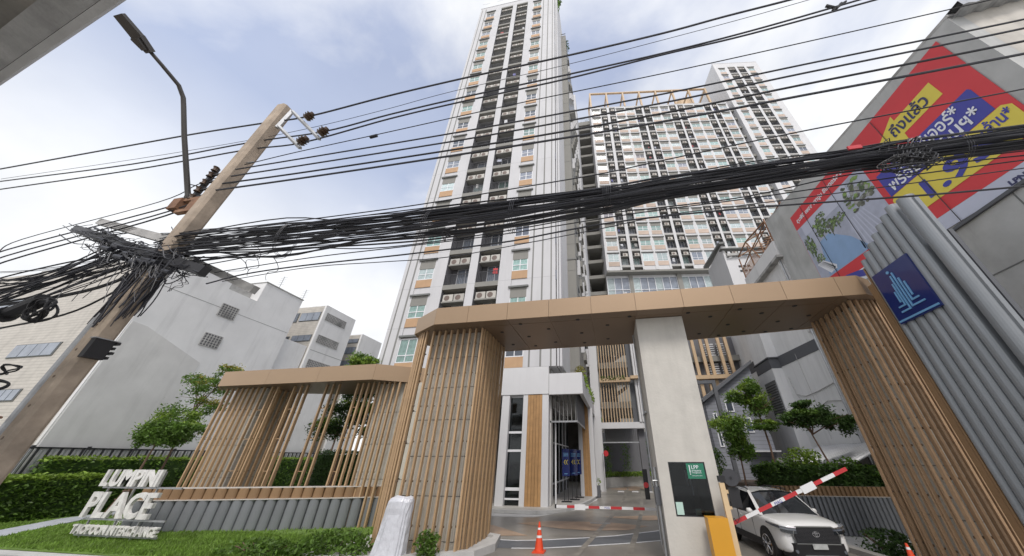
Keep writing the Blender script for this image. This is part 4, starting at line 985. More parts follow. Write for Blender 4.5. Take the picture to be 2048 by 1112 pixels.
# ================================================================== BILLBOARD HOUSE (wall plane X = 12)
BH = thing('corner_house', 'weathered grey building carrying the large red banner at the right edge', 'building', (16, 12, 0))
mb = MB(); mb.prism_x([(6.5, 0), (19.2, 0), (19.2, 17.05), (6.5, 15.0)], 12.0, 12.4); part('wall', mb, bb_wall, BH)
mb = MB(); mb.prism_y([(12.4, 0), (30, 0), (30, 17.5), (12.4, 15.05)], 6.5, 6.9); part('wall', mb, stained, BH)
mb = MB()
for y in (8.6, 10.6, 12.6, 14.8, 17.0): mb.box(11.985, 12.0, y, y + 0.03, 0, 9.3)
for z in (4.0, 7.4): mb.box(11.985, 12.0, 6.5, 19.2, z, z + 0.03)
part('wall_joint', mb, lintel_m, BH)
part('ledge', MB().box(11.9, 12.0, 6.5, 19.2, 9.16, 9.26), dark_band, BH)
part('ledge', MB().box(11.8, 12.0, 6.6, 8.6, 6.3, 6.4), dark_band, BH)
mb = MB()
vs = []; NX = 60
for i in range(NX + 1):
    x = 12.05 + i * 0.18; zz = 15.12 + (x - 12) * 0.17 + 0.05 * math.sin(i * 2.1)
    vs += [(x, 6.1, zz), (x, 14, zz + 1.0)]
mb.add(vs, [(2 * i, 2 * i + 2, 2 * i + 3, 2 * i + 1) for i in range(NX)])
mb2 = MB().add([(a, b, c - 0.28) for a, b, c in vs], [(2 * i, 2 * i + 2, 2 * i + 3, 2 * i + 1) for i in range(NX)])
mb.v += mb2.v; k = len(mb.v) // 2; mb.f += [tuple(q + k for q in f) for f in mb2.f]; mb.m += mb2.m
mb.add([v for i in range(NX + 1) for v in (vs[2 * i], (vs[2 * i][0], vs[2 * i][1], vs[2 * i][2] - 0.28))], [(2 * i, 2 * i + 1, 2 * i + 3, 2 * i + 2) for i in range(NX)])
part('corrugated_roof', mb, galv, BH)
part('coping', MB().hexa([(12.0, 6.45, 15.0), (12.5, 6.45, 15.0), (12.5, 19.2, 17.05), (12.0, 19.2, 17.05), (12.0, 6.45, 15.12), (12.5, 6.45, 15.12), (12.5, 19.2, 17.18), (12.0, 19.2, 17.18)]), conc, BH)
# banner: flat print stretched on the wall; coordinates (Y, z)
BN = thing('wall_banner', 'huge red sale banner in Thai with yellow and blue price boxes and a pool picture', 'banner', (11.95, 12, 9.5))
bt = lambda y: 14.78 + (y - 7.0) * 0.075
def flatx(name, poly, lay, m):     # poly in (y, z)
    part(name, MB().prism_x(poly, 11.97 - lay * 0.004, 11.97 - lay * 0.004 + 0.003), m, BN)
flatx('sheet', [(7.05, 9.95), (16.75, 9.95), (16.75, bt(16.75)), (7.05, bt(7.05))], 0, red_m)
flatx('pale_strip', [(7.05, 9.3), (12.4, 9.3), (12.4, 9.93), (7.05, 9.93)], 0, pale_m)

pgreen_m = mat('printed_leaf_green', (0.22, 0.33, 0.10), 0.6, var=0.4, scale=6)
prockl_m = mat('printed_stone', (0.34, 0.35, 0.34), 0.6, var=0.4, scale=6)
TZ = lambda y, z: (y, z + (y - 7.0) * 0.07)
BN_parts = [o for o in BN.children]
for o in BN_parts: bpy.data.objects.remove(o)
def fx(name, poly, lay, m): flatx(name, [TZ(*p) for p in poly], lay, m)
fx('sheet', [(7.05, 9.62), (16.85, 9.62), (16.85, 14.75), (7.05, 14.75)], 0, red_m)
fx('pale_strip', [(7.05, 9.12), (12.9, 9.12), (12.9, 9.615), (7.05, 9.615)], 0, pale_m)
fx('photo_print', [(11.58, 10.18), (16.83, 10.18), (16.83, 13.72), (11.58, 13.62)], 1, deck_m)
fx('pool_print', [(13.2, 10.2), (16.2, 10.2), (15.7, 12.1), (14.9, 12.15), (13.85, 11.2)], 2, pool_m)
fx('sky_print', [(12.7, 12.9), (16.4, 13.0), (16.4, 13.68), (12.7, 13.6)], 2, pale_m)
rnd = random.Random(31)
def splotch(name, cy, cz, ry, rz, m, lay, n=16):
    poly = [(cy + ry * math.cos(a) * rnd.uniform(0.7, 1.15), cz + rz * math.sin(a) * rnd.uniform(0.7, 1.15)) for a in [i / n * 6.283 for i in range(n)]]
    fx(name, poly, lay, m)
for cy, cz, ry, rz in ((15.2, 12.75, 0.55, 0.5), (14.6, 12.4, 0.45, 0.35), (14.0, 12.35, 0.5, 0.3), (16.4, 12.3, 0.35, 0.7), (16.2, 11.3, 0.3, 0.3), (14.9, 13.2, 0.4, 0.25)):
    for q in range(70):
        a_ = rnd.uniform(0, 6.28); d_ = rnd.random() ** 0.5
        splotch('tree_print', cy + ry * d_ * math.cos(a_), cz + rz * d_ * math.sin(a_), ry * rnd.uniform(0.07, 0.2), rz * rnd.uniform(0.08, 0.22), rnd.choice((ptree_m, ptree_m, prock_m, pgreen_m)), 3 + q * 0.012, 9)
for q in range(60):
    splotch('rock_print', rnd.uniform(11.7, 13.1), rnd.uniform(12.0, 13.4), rnd.uniform(0.08, 0.2), rnd.uniform(0.06, 0.16), rnd.choice((prock_m, ptree_m, pgreen_m, prockl_m)), 3 + q * 0.01, 6)
for q in range(7): fx('deck_print', [(12.0 + q * 0.25, 10.3), (12.08 + q * 0.25, 10.3), (12.6 + q * 0.16, 11.9), (12.55 + q * 0.16, 11.9)], 2, pale_m)
for q, (cy, cz) in enumerate(((15.2, 11.9), (14.6, 11.8), (14.05, 11.9), (16.35, 11.3))): fx('trunk_print', [(cy, cz), (cy + 0.05, cz), (cy + 0.08, cz + 0.6), (cy + 0.03, cz + 0.6)], 2.5, prock_m)
for i in range(5): fx('lounger_print', [(15.9 - i * 0.12, 10.3 + i * 0.05), (16.0 - i * 0.12, 10.3), (16.6 - i * 0.1, 11.1), (16.5 - i * 0.1, 11.15)], 4, print_w)
fx('yellow_arrow', [(7.96, 13.83), (7.94, 13.08), (9.48, 13.08), (9.51, 12.72), (10.6, 13.45), (9.46, 14.1), (9.46, 13.83)], 2, yel_m)
fx('blue_box', [(7.5, 12.56), (7.45, 12.45), (7.45, 11.40), (11.3, 11.40), (11.3, 12.56)], 2, blu_m)
fx('yellow_box', [(7.32, 11.38), (7.15, 11.2), (7.15, 10.3), (7.3, 10.17), (11.2, 10.17), (11.36, 10.3), (11.36, 11.2), (11.2, 11.38)], 3, yel_m)
fx('blue_swoosh', [(14.0, 9.45), (14.5, 9.62), (15.2, 9.75), (16.1, 9.75), (16.1, 9.5), (15.0, 9.45), (14.2, 9.2)], 4, blu_m)
fx('white_strip', [(13.0, 9.1), (16.1, 9.1), (16.1, 9.615), (13.0, 9.615)], 1, print_w)
def ban_text(s, size, y, z, m, fit=None, lay=5, name='lettering', bold=0.012):
    yy, zz = TZ(y, z)
    mb = text_mb(s, size, 0.0, (11.97 - lay * 0.004 - 0.001, yy, zz), (0, -1, -0.07), (0, -0.0, 1), fit, bold)
    part(name, mb, m, BN)
ban_text('ถึงแล้ว', 0.68, 9.85, 13.24, ink_m, 1.55)
ban_text('เฟอร์นิเจอร์*', 0.68, 10.45, 12.03, print_w, 2.45)
ban_text('พร้อมวันโอนฯ*', 0.68, 11.1, 11.52, print_w, 3.42)
ban_text('1.95', 1.0, 10.5, 10.38, blu_m, 2.55, bold=0.035)
ban_text('ล้าน*', 0.5, 7.95, 10.9, blu_m, 0.7)
ban_text('ลุมพินี เพลส เตาปูน อินเตอร์เชนจ์', 0.34, 16.5, 14.05, print_w, 4.3, lay=2)
ban_text('LPN', 0.22, 8.5, 9.22, ink_m, 0.42, lay=2)
rp1 = MB().tube([(11.93, 10.0, 9.2), (11.93, 10.1, 14.9)], 0.012, 5).tube([(11.93, 13.4, 9.6), (11.93, 13.5, 15.2)], 0.012, 5).tube([(11.93, 15.6, 9.6), (11.93, 15.7, 15.4)], 0.012, 5)
part('tie_rope', rp1, dark_metal, BN)

# ================================================================== WHITE BUILDING behind the right trees
WR = thing('white_building', 'tall blank white building with a charcoal band beyond the trees on the right', 'building', (13, 26, 0))
part('wall', MB().box(12.0, 12.5, 19.35, 34.5, 0, 14.2), dirty_white, WR)
part('dark_band', MB().hexa([(11.97, 19.62, 7.94), (12.0, 19.62, 7.94), (12.0, 24.2, 8.12), (11.97, 24.2, 8.12), (11.97, 19.62, 8.58), (12.0, 19.62, 8.58), (12.0, 24.2, 8.85), (11.97, 24.2, 8.85)])
     .box(11.97, 12.0, 26.7, 34.5, 8.8, 9.6), dark_band, WR)
part('projecting_bay', MB().box(11.35, 11.999, 24.25, 26.7, 0, 8.05).box(11.35, 11.999, 24.25, 26.7, 8.75, 13.9), dirty_white, WR)
part('bay_band', MB().box(11.33, 11.999, 24.24, 26.71, 8.05, 8.75), dark_band, WR)
part('bay_ledge', MB().box(11.25, 11.99, 24.15, 26.8, 8.75, 8.83), dark_band, WR)
lv = MB()
for i in range(12): lv.box(11.30, 11.35, 24.5, 26.0, 5.3 + i * 0.16, 5.37 + i * 0.16)
part('louvre_window', lv, galv, WR)
part('louvre_window_frame', MB().box(11.33, 11.349, 24.4, 26.1, 5.2, 7.3), lintel_m, WR)
part('step_block', MB().box(11.4, 11.99, 24.4, 27.2, 0, 3.1).box(11.1, 11.99, 24.8, 27.0, 0, 2.5), dirty_white, WR)
part('gutter_pipe', MB().tube([(11.9, 19.4, 0), (11.9, 19.4, 14)], 0.05, 8), galv, WR)
part('hanging_cable', MB().tube([(11.95, 25.2 - 1.4, 7.3), (11.95, 23.6, 6.2), (11.95, 22.6, 5.9), (11.95, 21.3, 5.95), (11.95, 19.6, 6.1)], 0.025, 5).tube([(11.95, 23.6, 6.2), (11.95, 22.9, 5.3), (11.95, 21.9, 5.1), (11.95, 20.7, 5.35), (11.95, 19.6, 5.2)], 0.025, 5)
     .tube([(11.95, 22.0, 8.4), (11.95, 21.8, 3.5)], 0.012, 5), conc_l, WR)
# parapet terrace above
TR = thing('roof_terrace', 'weathered parapet terrace with a dark opening above the white building', 'building', (13, 22, 13))
part('parapet', MB().box(11.9, 12.3, 19.25, 24.6, 14.2, 15.5), dirty_white, TR)
part('slab', MB().box(11.6, 12.6, 19.0, 24.6, 14.02, 14.2), conc, TR)
part('wall', MB().box(12.8, 13.2, 19.2, 34, 12.8, 15.6), dark_recess, TR)
part('pipe', MB().tube([(11.9, 19.5, 13.9), (11.9, 19.6, 9.0)], 0.09, 10), conc_l, TR)
HT = thing('roof_hut', 'small white hut with a pitched tiled roof and vent blocks on the roof terrace', 'hut', (13.5, 29, 14))
part('wall', MB().box(12.0, 12.2, 27.0, 31.8, 14.2, 20.75).box(12.2, 18, 27.0, 27.2, 14.2, 19.3), white_bright, HT)
part('roof', MB().hexa([(11.8, 26.7, 20.2), (18, 26.7, 19.6), (18, 27.2, 19.6), (11.8, 27.2, 20.2), (11.8, 26.7, 20.3), (18, 26.7, 19.75), (18, 27.2, 19.75), (11.8, 27.2, 20.3)])
     .hexa([(11.75, 26.6, 20.72), (12.3, 26.6, 20.72), (12.3, 32.2, 21.35), (11.75, 32.2, 21.35), (11.75, 26.6, 20.95), (12.3, 26.6, 20.95), (12.3, 32.2, 21.6), (11.75, 32.2, 21.6)]), lintel_m, HT)
part('soffit', MB().box(12.2, 18, 26.72, 27.0, 19.35, 19.6), conc, HT)
for i in range(3):
    for j in range(2): part('vent_block', MB().box(12.95 + i * 0.38, 13.2 + i * 0.38, 26.97, 27.0, 17.6 + j * 0.5, 17.8 + j * 0.5), black_m, HT)
RF_ = thing('rusty_stair_frame', 'rusty orange steel guard frame standing on the terrace parapet', 'steel frame', (12, 22, 15.5))
m = MB()
for y in (24.5, 22.6, 20.8, 19.3): m.tube([(12.0, y, 15.5), (12.0, y, 17.5)], 0.05, 6)
part('post', m, rust, RF_)
m = MB(); m.tube([(12.0, 24.5, 17.7), (12.0, 22.6, 17.9), (12.0, 19.3, 17.3)], 0.06, 6).tube([(12, 24.5, 15.55), (12, 19.3, 15.55)], 0.06, 6).tube([(12, 24.5, 16.4), (12, 22.4, 16.8), (12, 19.3, 17.2)], 0.05, 6).tube([(12, 22.6, 17.9), (12, 21.5, 15.6)], 0.05, 6)
m.tube([(12.0, 24.5, 17.7), (13.6, 24.5, 18.6)], 0.05, 6).tube([(12.0, 22.6, 17.9), (13.6, 22.6, 18.8)], 0.05, 6).tube([(13.6, 24.5, 18.6), (13.6, 19.3, 18.9)], 0.05, 6).tube([(12.0, 20.5, 15.6), (13.6, 20.0, 18.6)], 0.05, 6)
part('rail', m, rust, RF_)
m = MB()
for i in range(40): m.tube([(12.0, 24.4 - i * 0.07, 15.6), (12.0, 24.4 - i * 0.07, 16.4)], 0.012, 4)
for i in range(8): m.box(12.1, 13.5, 20.0 + i * 0.28, 20.1 + i * 0.28, 16.4 + i * 0.0, 16.44)
part('baluster', m, rust, RF_)
# grey clapboard house
GH = thing('clapboard_house', 'small grey clapboard house half hidden by the trees right of the booth', 'house', (8, 24, 0))
mb = MB(); mb.prism_y([(6.3, 0), (9.8, 0), (9.8, 8.3), (8.7, 7.7), (6.3, 5.9)], 24.0, 29); part('wall', mb, slate_m, GH)
mb = MB(); mb.hexa([(6.1, 23.6, 5.85), (9.9, 23.6, 8.35), (9.9, 29, 8.35), (6.1, 29, 5.85), (6.1, 23.6, 6.05), (9.9, 23.6, 8.55), (9.9, 29, 8.55), (6.1, 29, 6.05)]); part('roof', mb, dark_band, GH)
for x0, z0, w, h in ((7.55, 5.25, 0.5, 0.75), (6.62, 3.2, 0.26, 2.0), (8.4, 4.0, 0.5, 0.9)):
    part('window_frame', MB().box(x0, x0 + w, 23.95, 23.99, z0, z0 + h), frame_m, GH)
    part('window_pane', MB().box(x0 + 0.07, x0 + w - 0.07, 23.94, 23.95, z0 + 0.07, z0 + h - 0.07), glass_dark, GH)
part('awning', MB().box(8.2, 9.8, 23.3, 24, 2.9, 2.98), white_bright, GH)
GP = thing('steel_portal', 'dark grey steel portal frame in front of the clapboard house', 'frame', (6.6, 22, 0))
part('post', MB().box(6.5, 6.72, 22.0, 22.2, 0, 6.95), dark_band, GP)
part('beam', MB().box(4.5, 6.5, 22.0, 22.2, 6.75, 6.95), dark_band, GP)
ZR = thing('zinc_roof', 'low corrugated zinc lean-to roof behind the hedge at the right pillar', 'roof', (11, 19, 3))
n = 26
for i in range(n):
    y = 17.6 + i * 0.22
    part('corrugation', MB().hexa([(10.0, y, 2.35), (11.9, y, 3.15), (11.9, y + 0.14, 3.15), (10.0, y + 0.14, 2.35), (10.0, y + 0.03, 2.42), (11.9, y + 0.03, 3.22), (11.9, y + 0.11, 3.22), (10.0, y + 0.11, 2.42)]), metal_sheet, ZR)
part('sheet', MB().hexa([(10.0, 17.5, 2.32), (11.9, 17.5, 3.12), (11.9, 23.4, 3.12), (10.0, 23.4, 2.32), (10.0, 17.5, 2.35), (11.9, 17.5, 3.15), (11.9, 23.4, 3.15), (10.0, 23.4, 2.35)]), galv, ZR)
part('brick_wall', MB().box(9.5, 11.5, 23.5, 23.8, 0, 2.6), conc, ZR)

# ================================================================== LEFT SHOPHOUSES
def shop_windows(t, rows):
    """rows: (x0, x1, z0, z1, panes) on the front plane y"""
    pass
def shophouse(name, label, y0, y1, ztop, front, sides, extra=None, xl=-60, z1parts=None):
    t = thing(name, label, 'building', (-32, (y0 + y1) / 2, 0))
    if z1parts: 
        for (a, b, zt) in z1parts: part('wall', MB().box(-44, -30, a, b, 0, zt), dirty_white, t)
    else: part('wall', MB().box(-44, -30, y0 + 0.06, y1, 0, ztop), dirty_white, t)
    part('tiled_front', MB().box(xl, -30.22, y0, y0 + 0.3, 0, ztop - 0.12), tile_m, t)
    part('corner_strip', MB().box(-30.22, -30.006, y0 + 0.002, y0 + 0.2, 0, ztop - 0.06), dirty_white, t)
    for x0, x1, z0, z1, n in front:
        w = (x1 - x0) / n
        fr = part('window', MB().box(x0 - 0.04, x1 + 0.04, y0 - 0.05, y0 - 0.002, z0 - 0.05, z1 + 0.05), lintel_m, t)
        for i in range(n):
            part('pane', MB().box(x0 + i * w + 0.03, x0 + (i + 1) * w - 0.03, y0 - 0.08, y0 - 0.052, z0, z1), glass_blue if n > 1 else glass_dark, fr)
    for a, b, z0, z1, nx, nz in sides:
        g = MB(); 
        part('block_window', MB().box(-29.998, -29.985, a, b, z0, z1), dark_recess, t)
        for i in range(nx + 1): g.box(-29.985, -29.95, a + (b - a) * i / nx - 0.03, a + (b - a) * i / nx + 0.03, z0, z1)
        for i in range(nz + 1): g.box(-29.982, -29.955, a, b, z0 + (z1 - z0) * i / nz - 0.025, z0 + (z1 - z0) * i / nz + 0.025)
        part('block_grid', g, conc, t)
    return t
S1 = shophouse('shophouse', 'nearest white shophouse with a big blank side wall and three block windows', 13.2, 22.95, 15.4,
    [(-38.6, -34.6, 8.2, 9.0, 4), (-44.5, -40.2, 11.6, 12.9, 2), (-36.4, -34.6, 5.5, 6.1, 3), (-47, -42.5, 8.2, 9.2, 4)],
    [(17.1, 18.3, 12.3, 13.3, 6, 6), (17.1, 18.3, 9.9, 10.85, 6, 5), (16.8, 18.2, 3.35, 3.85, 7, 3)],
    z1parts=[(13.26, 16.9, 15.35), (16.9, 19.2, 14.5), (19.2, 22.95, 16.4)])
part('roof_edge', MB().box(-44, -29.9, 13.2, 16.95, 15.35, 15.5).box(-44, -29.93, 19.15, 23.0, 16.4, 16.48), conc, S1)
part('roof_room', MB().box(-36, -31, 17.0, 19.19, 14.5, 16.0), conc, S1)
part('crack_line', MB().box(-30, -29.992, 13.3, 22.9, 12.9, 12.93).box(-30, -29.992, 13.3, 22.9, 3.9, 3.92), groove_m, S1)
part('corner_pipe', MB().tube([(-30.4, 13.1, 0), (-30.4, 13.1, 15)], 0.09, 8).tube([(-31.0, 13.1, 0), (-31.0, 13.1, 15)], 0.07, 8), galv, S1)
# annex patch with arched outline on the blank wall
mb = MB(); arc = [(13.28, 3.0), (17.8, 3.0), (17.8, 8.7)] + [(17.8 - 4.2 * math.sin(a * 0.157) , 8.7 + 1.6 * math.sin(a * 0.157)) for a in range(1, 8)] + [(13.28, 10.2)]
mb.prism_x(arc, -30.0, -29.965); part('patched_render', mb, mat('patched_render', (0.62, 0.615, 0.60), 0.88, var=0.1, scale=0.5, streak=0.15), S1)
S2 = shophouse('shophouse', 'second white shophouse with cream tiles and long block windows on its side', 25.67, 30.0, 17.2,
    [(-32.8, -30.35, 15.45, 16.35, 3), (-33.5, -33.1, 15.4, 16.4, 1), (-32.7, -30.35, 13.15, 13.75, 3), (-33.5, -33.1, 12.9, 13.7, 1), (-33.0, -30.4, 10.4, 11.2, 3), (-36, -33.9, 15.4, 16.3, 3)],
    [(26.05, 28.8, 15.6, 16.4, 14, 5), (26.05, 28.8, 13.1, 13.9, 14, 5), (26.05, 28.8, 10.4, 11.3, 14, 5)])
part('crack_line', MB().box(-30, -29.992, 25.8, 30, 12.2, 12.24), groove_m, S2)
part('party_wall', MB().box(-44, -30.3, 23.0, 25.6, 0, 12.5), dirty_white, S2)
S3 = shophouse('shophouse', 'third and farthest white shophouse beside the tall tower', 31.72, 35.4, 16.05,
    [(-31.8, -30.3, 14.95, 15.4, 2), (-31.8, -30.3, 13.6, 14.35, 3), (-31.8, -30.4, 11.9, 12.7, 3)], [])
def antenna(x, y, z, h, lab):
    t = MB().tube([(x, y, z), (x, y, z + h)], 0.03, 5)
    for i in range(4): t.tube([(x - 0.4, y, z + h - 0.15 - i * 0.25), (x + 0.4, y, z + h - 0.15 - i * 0.25)], 0.015, 4)
    solo('roof_antenna', t, galv, lab, 'antenna')
antenna(-31, 21.0, 16.4, 1.8, 'television antenna on the roof of the nearest shophouse')
antenna(-31, 23.6, 14.5, 3.6, 'thin antenna mast between the first and second shophouses')

# ================================================================== LEFT GARDEN
FN = thing('slat_fence', 'dark metal slat fence behind the hedge at the foot of the white shophouse', 'fence', (-27.5, 18, 0))
part('rail', MB().box(-29.76, -29.7, 11, 34, 3.0, 3.08).box(-29.76, -29.7, 11, 34, 0.3, 0.38), dark_metal, FN)
fs_ = MB().box(0, 0.05, 0, 0.09, 0.05, 3.05).mesh('fence_slat', dark_metal); fs2 = MB().box(0, 0.04, 0, 0.07, 0.05, 2.98).mesh('fence_slat', galv)
for i in range(110): put('fence_slat', fs_ if i % 2 else fs2, FN, (-29.75 + 27.5, 11 + i * 0.2 - 18, 0))
for i in range(12): part('fence_post', MB().box(-29.85, -29.75, 11 + i * 2, 11.12 + i * 2, 0, 3.15), dark_metal, FN)
struct('lawn_base', MB().prism([(-60, 9.5), (-7.3, 9.7), (-8.6, 11.0), (-9.2, 15.8), (-13, 14.3), (-18.2, 12.6), (-20, 12.4), (-27, 16), (-27, 34), (-60, 34)], -0.001, 0.03), turf_m)
mb = ribbon([(-17.5, 4), (-23.6, 11.0), (-26.2, 14.4), (-26.9, 17), (-26.9, 24)], 1.15, 0.0, 0.06); struct('path', mb, path_m)
rnd = random.Random(44)
mb = MB()
cnt = 0
while cnt < 30000:
    x = rnd.uniform(-28, -7.2); y = rnd.uniform(9.7, 13.0) if rnd.random() < 0.75 else rnd.uniform(9.7, 17)
    wy = 12.15 + max(0, x + 19.6) * 0.34
    if x > -20 and y > wy - 0.2: continue
    if x < -27.4: continue
    if abs(x - (-17.5 - (y - 4) * 0.872 if y < 11 else -23.6 - (y - 11) * 0.76 if y < 14.4 else -26.5)) < 0.75: continue
    if x > -7.9 and y > 10.9: continue
    h = rnd.uniform(0.05, 0.11); a = rnd.uniform(0, 6.28); w = 0.022
    lx, ly = rnd.gauss(0, 0.03), rnd.gauss(0, 0.03)
    mb.add([(x - w * math.cos(a), y - w * math.sin(a), 0.03), (x + w * math.cos(a), y + w * math.sin(a), 0.03), (x + lx, y + ly, 0.03 + h)], [(0, 1, 2)])
    cnt += 1
solo('lawn', mb, grass_m, 'short bright green lawn in front of the ribbed planter wall', 'grass', (0, 0, 0), kind='stuff')
def hedge(name, lab, x0, x1, y0, y1, h, m, n, seed, size=0.16, z0=0.0, path=None, cat='hedge'):
    r = random.Random(seed); t = thing(name, lab, cat, ((x0 + x1) / 2, (y0 + y1) / 2, z0))
    part('dark_filler_box', MB().box(x0 + 0.12, x1 - 0.12, y0 + 0.12, y1 - 0.12, z0, z0 + h - 0.12), leaf_c, t)  # added solid dark box behind the leaves, stands in for the hedge's dark inside
    mb = MB(); pts = []
    A = [(x1 - x0) * h, (y1 - y0) * h * 2, (x1 - x0) * (y1 - y0) * 1.3]
    S_ = sum(A)
    for i in range(n):
        q = r.random() * S_
        if q < A[0]: p = (r.uniform(x0, x1), y0, z0 + r.uniform(0.02, h))
        elif q < A[0] + A[1]: p = (r.choice((x0, x1)), r.uniform(y0, y1), z0 + r.uniform(0.02, h))
        else: p = (r.uniform(x0, x1), r.uniform(y0, y1), z0 + h)
        k = noise.noise(Vector(p) * 1.4) * 0.16
        pts.append((p[0] + r.gauss(0, 0.05), p[1] - k + r.gauss(0, 0.06), p[2] + k * 0.8 + r.gauss(0, 0.05)))
    top = [p for p in pts if p[2] > z0 + h - 0.14]; rest = [p for p in pts if p[2] <= z0 + h - 0.14]
    leaves(mb, rest, size, r, up=0.8); part('foliage', mb, m, t)
    mb = MB(); leaves(mb, top, size, r, up=0.9); part('top_leaves', mb, leaf_b if m is leaf_a else m, t)  # leaves near the top; brighter green where the hedge is mid green
    return t
hedge('hedge', 'long clipped bright green hedge along the left edge behind the path', -29.1, -27.5, 8.5, 17.6, 1.75, leaf_a, 12000, 1, 0.2)
hedge('hedge', 'taller loose green hedge growing against the dark slat fence', -29.6, -29.0, 13.5, 30, 2.6, leaf_a, 9000, 2, 0.22)
hedge('hedge', 'dark green hedge seen between the open slats of the garden screen', -19.4, -9.4, 20.0, 21.2, 2.9, leaf_c, 6500, 3, 0.17)
def tree(name, lab, x, y, h, blobs, m1, m2=None, trunk_r=0.07, seed=0, size=0.17, n=900, lean=(0, 0), stakes=True, z0=0.0):
    r = random.Random(seed); t = thing(name, lab, 'tree', (x, y, z0))
    top = (x + lean[0], y + lean[1], z0 + h)
    tr = MB(); P = [(x + lean[0] * k + 0.05 * math.sin(k * 7 + seed), y + lean[1] * k + 0.04 * math.cos(k * 5), z0 + h * k) for k in (0, .2, .4, .6, .8, 1)]
    tr.tube(P, [trunk_r * (1 - 0.6 * k) for k in (0, .2, .4, .6, .8, 1)], 8)
    for (bx_, by_, bz_, rx, ry, rz) in blobs:
        zs_ = z0 + max(h * 0.45, min(h * 0.9, bz_ - rz * 1.0)); k = (zs_ - z0) / h
        s0 = Vector((x + lean[0] * k, y + lean[1] * k, zs_)); e = Vector((x + bx_, y + by_, z0 + bz_))
        tr.tube([s0, (s0 + e) / 2 + Vector((0, 0, 0.1)), e], [trunk_r * 0.5, trunk_r * 0.35, trunk_r * 0.15], 6)
        for q in range(3):
            d = Vector((r.gauss(0, 1) * rx, r.gauss(0, 1) * ry, r.gauss(0, 0.6) * rz)) * 0.6
            tr.tube([(s0 + e) / 2, e + d], [trunk_r * 0.25, trunk_r * 0.1], 5)
    part('trunk', tr, bark, t)
    mb = MB(); mb2 = MB()
    for (bx_, by_, bz_, rx, ry, rz) in blobs:
        c = (x + bx_, y + by_, z0 + bz_); k = int(n * 2.2 * (rx * rz) ** 0.5)
        # clumps: sub-blobs scattered through the blob volume
        for q in range(22):
            v = Vector((r.gauss(0, 1), r.gauss(0, 1), r.gauss(0, 1))).normalized() * r.uniform(0.45, 0.95)
            cc_ = (c[0] + v.x * rx, c[1] + v.y * ry, c[2] + v.z * rz); s_ = r.uniform(0.22, 0.42)
            tgt = mb2 if (m2 and v.z > 0.15 and r.random() < 0.55) else mb
            leaves(tgt, [(cc_[0] + r.gauss(0, 1) * rx * s_ * 0.6, cc_[1] + r.gauss(0, 1) * ry * s_ * 0.6, cc_[2] + r.gauss(0, 1) * rz * s_ * 0.55) for _ in range(k // 22)], size, r, up=0.5, asp=0.42)
    part('crown', mb, m1, t)
    if m2 and mb2.v: part('young_leaves', mb2, m2, t)
    if stakes:
        s = MB()
        for a in (0.3, 2.4, 4.4):
            s.tube([(x + 0.45 * math.cos(a), y + 0.45 * math.sin(a), z0), (x + lean[0] * .3 + 0.05 * math.cos(a), y + lean[1] * .3 + 0.05 * math.sin(a), z0 + min(1.5, h * 0.42))], 0.03, 6)
        s.tube([(x - 0.28, y - 0.2, z0 + 0.75), (x + 0.32, y - 0.2, z0 + 0.72)], 0.025, 6).tube([(x - 0.2, y - 0.12, z0 + 1.1), (x + 0.24, y - 0.12, z0 + 1.12)], 0.025, 6)
        part('support_stakes', s, bark, t)
    return t
tree('garden_tree', 'round dense young tree behind the letter sign against the white wall', -25.3, 15.2, 4.2, [(0.15, 0, 4.35, 1.25, 1.0, 1.0), (0.9, 0, 3.6, 0.7, 0.7, 0.5), (-0.7, 0, 3.7, 0.6, 0.6, 0.6), (1.9, 0, 4.0, 0.8, 0.7, 0.5)], leaf_a, leaf_b, seed=2, n=1500)
tree('garden_tree', 'tall loose tree left of the garden screen with reddish young leaves', -26.0, 16.5, 5.6, [(0.2, 0, 6.6, 1.3, 1.0, 0.7), (-0.9, 0, 7.1, 0.8, 0.7, 0.35), (0.6, 0, 5.3, 1.0, 0.9, 0.7), (0.1, 0, 3.9, 0.9, 0.9, 0.6), (1.3, 0, 7.4, 0.8, 0.7, 0.5)], leaf_a, leaf_y, seed=5, n=620)
tree('garden_tree', 'dark leafy tree behind the middle slats of the garden screen', -16.4, 18.6, 4.6, [(0, 0, 5.2, 1.3, 1.1, 0.9), (-1.3, 0, 4.2, 0.9, 0.9, 0.7), (1.2, 0, 4.9, 1.0, 0.9, 0.7), (0.2, 0, 6.4, 1.2, 1, 0.6)], leaf_c, leaf_b, seed=6, n=1500)
tree('garden_tree', 'dark tree with a bright green clump behind the right slats of the garden screen', -13.4, 18.3, 4.6, [(0, 0, 5.0, 1.2, 1.0, 0.9), (1.0, 0, 5.6, 0.9, 0.9, 0.6), (-0.8, 0, 3.9, 0.8, 0.8, 0.6), (0.6, 0, 4.0, 0.8, 0.8, 0.5)], leaf_c, leaf_b, seed=8, n=1500)
tree('garden_tree', 'green tree top peeping above the low bronze canopy', -19.2, 21.0, 8.0, [(0, 0, 9.35, 0.85, 0.7, 0.45), (0.8, 0, 9.1, 0.6, 0.6, 0.35), (-0.5, 0, 8.9, 0.6, 0.6, 0.3)], leaf_b, leaf_a, seed=9, n=1200)
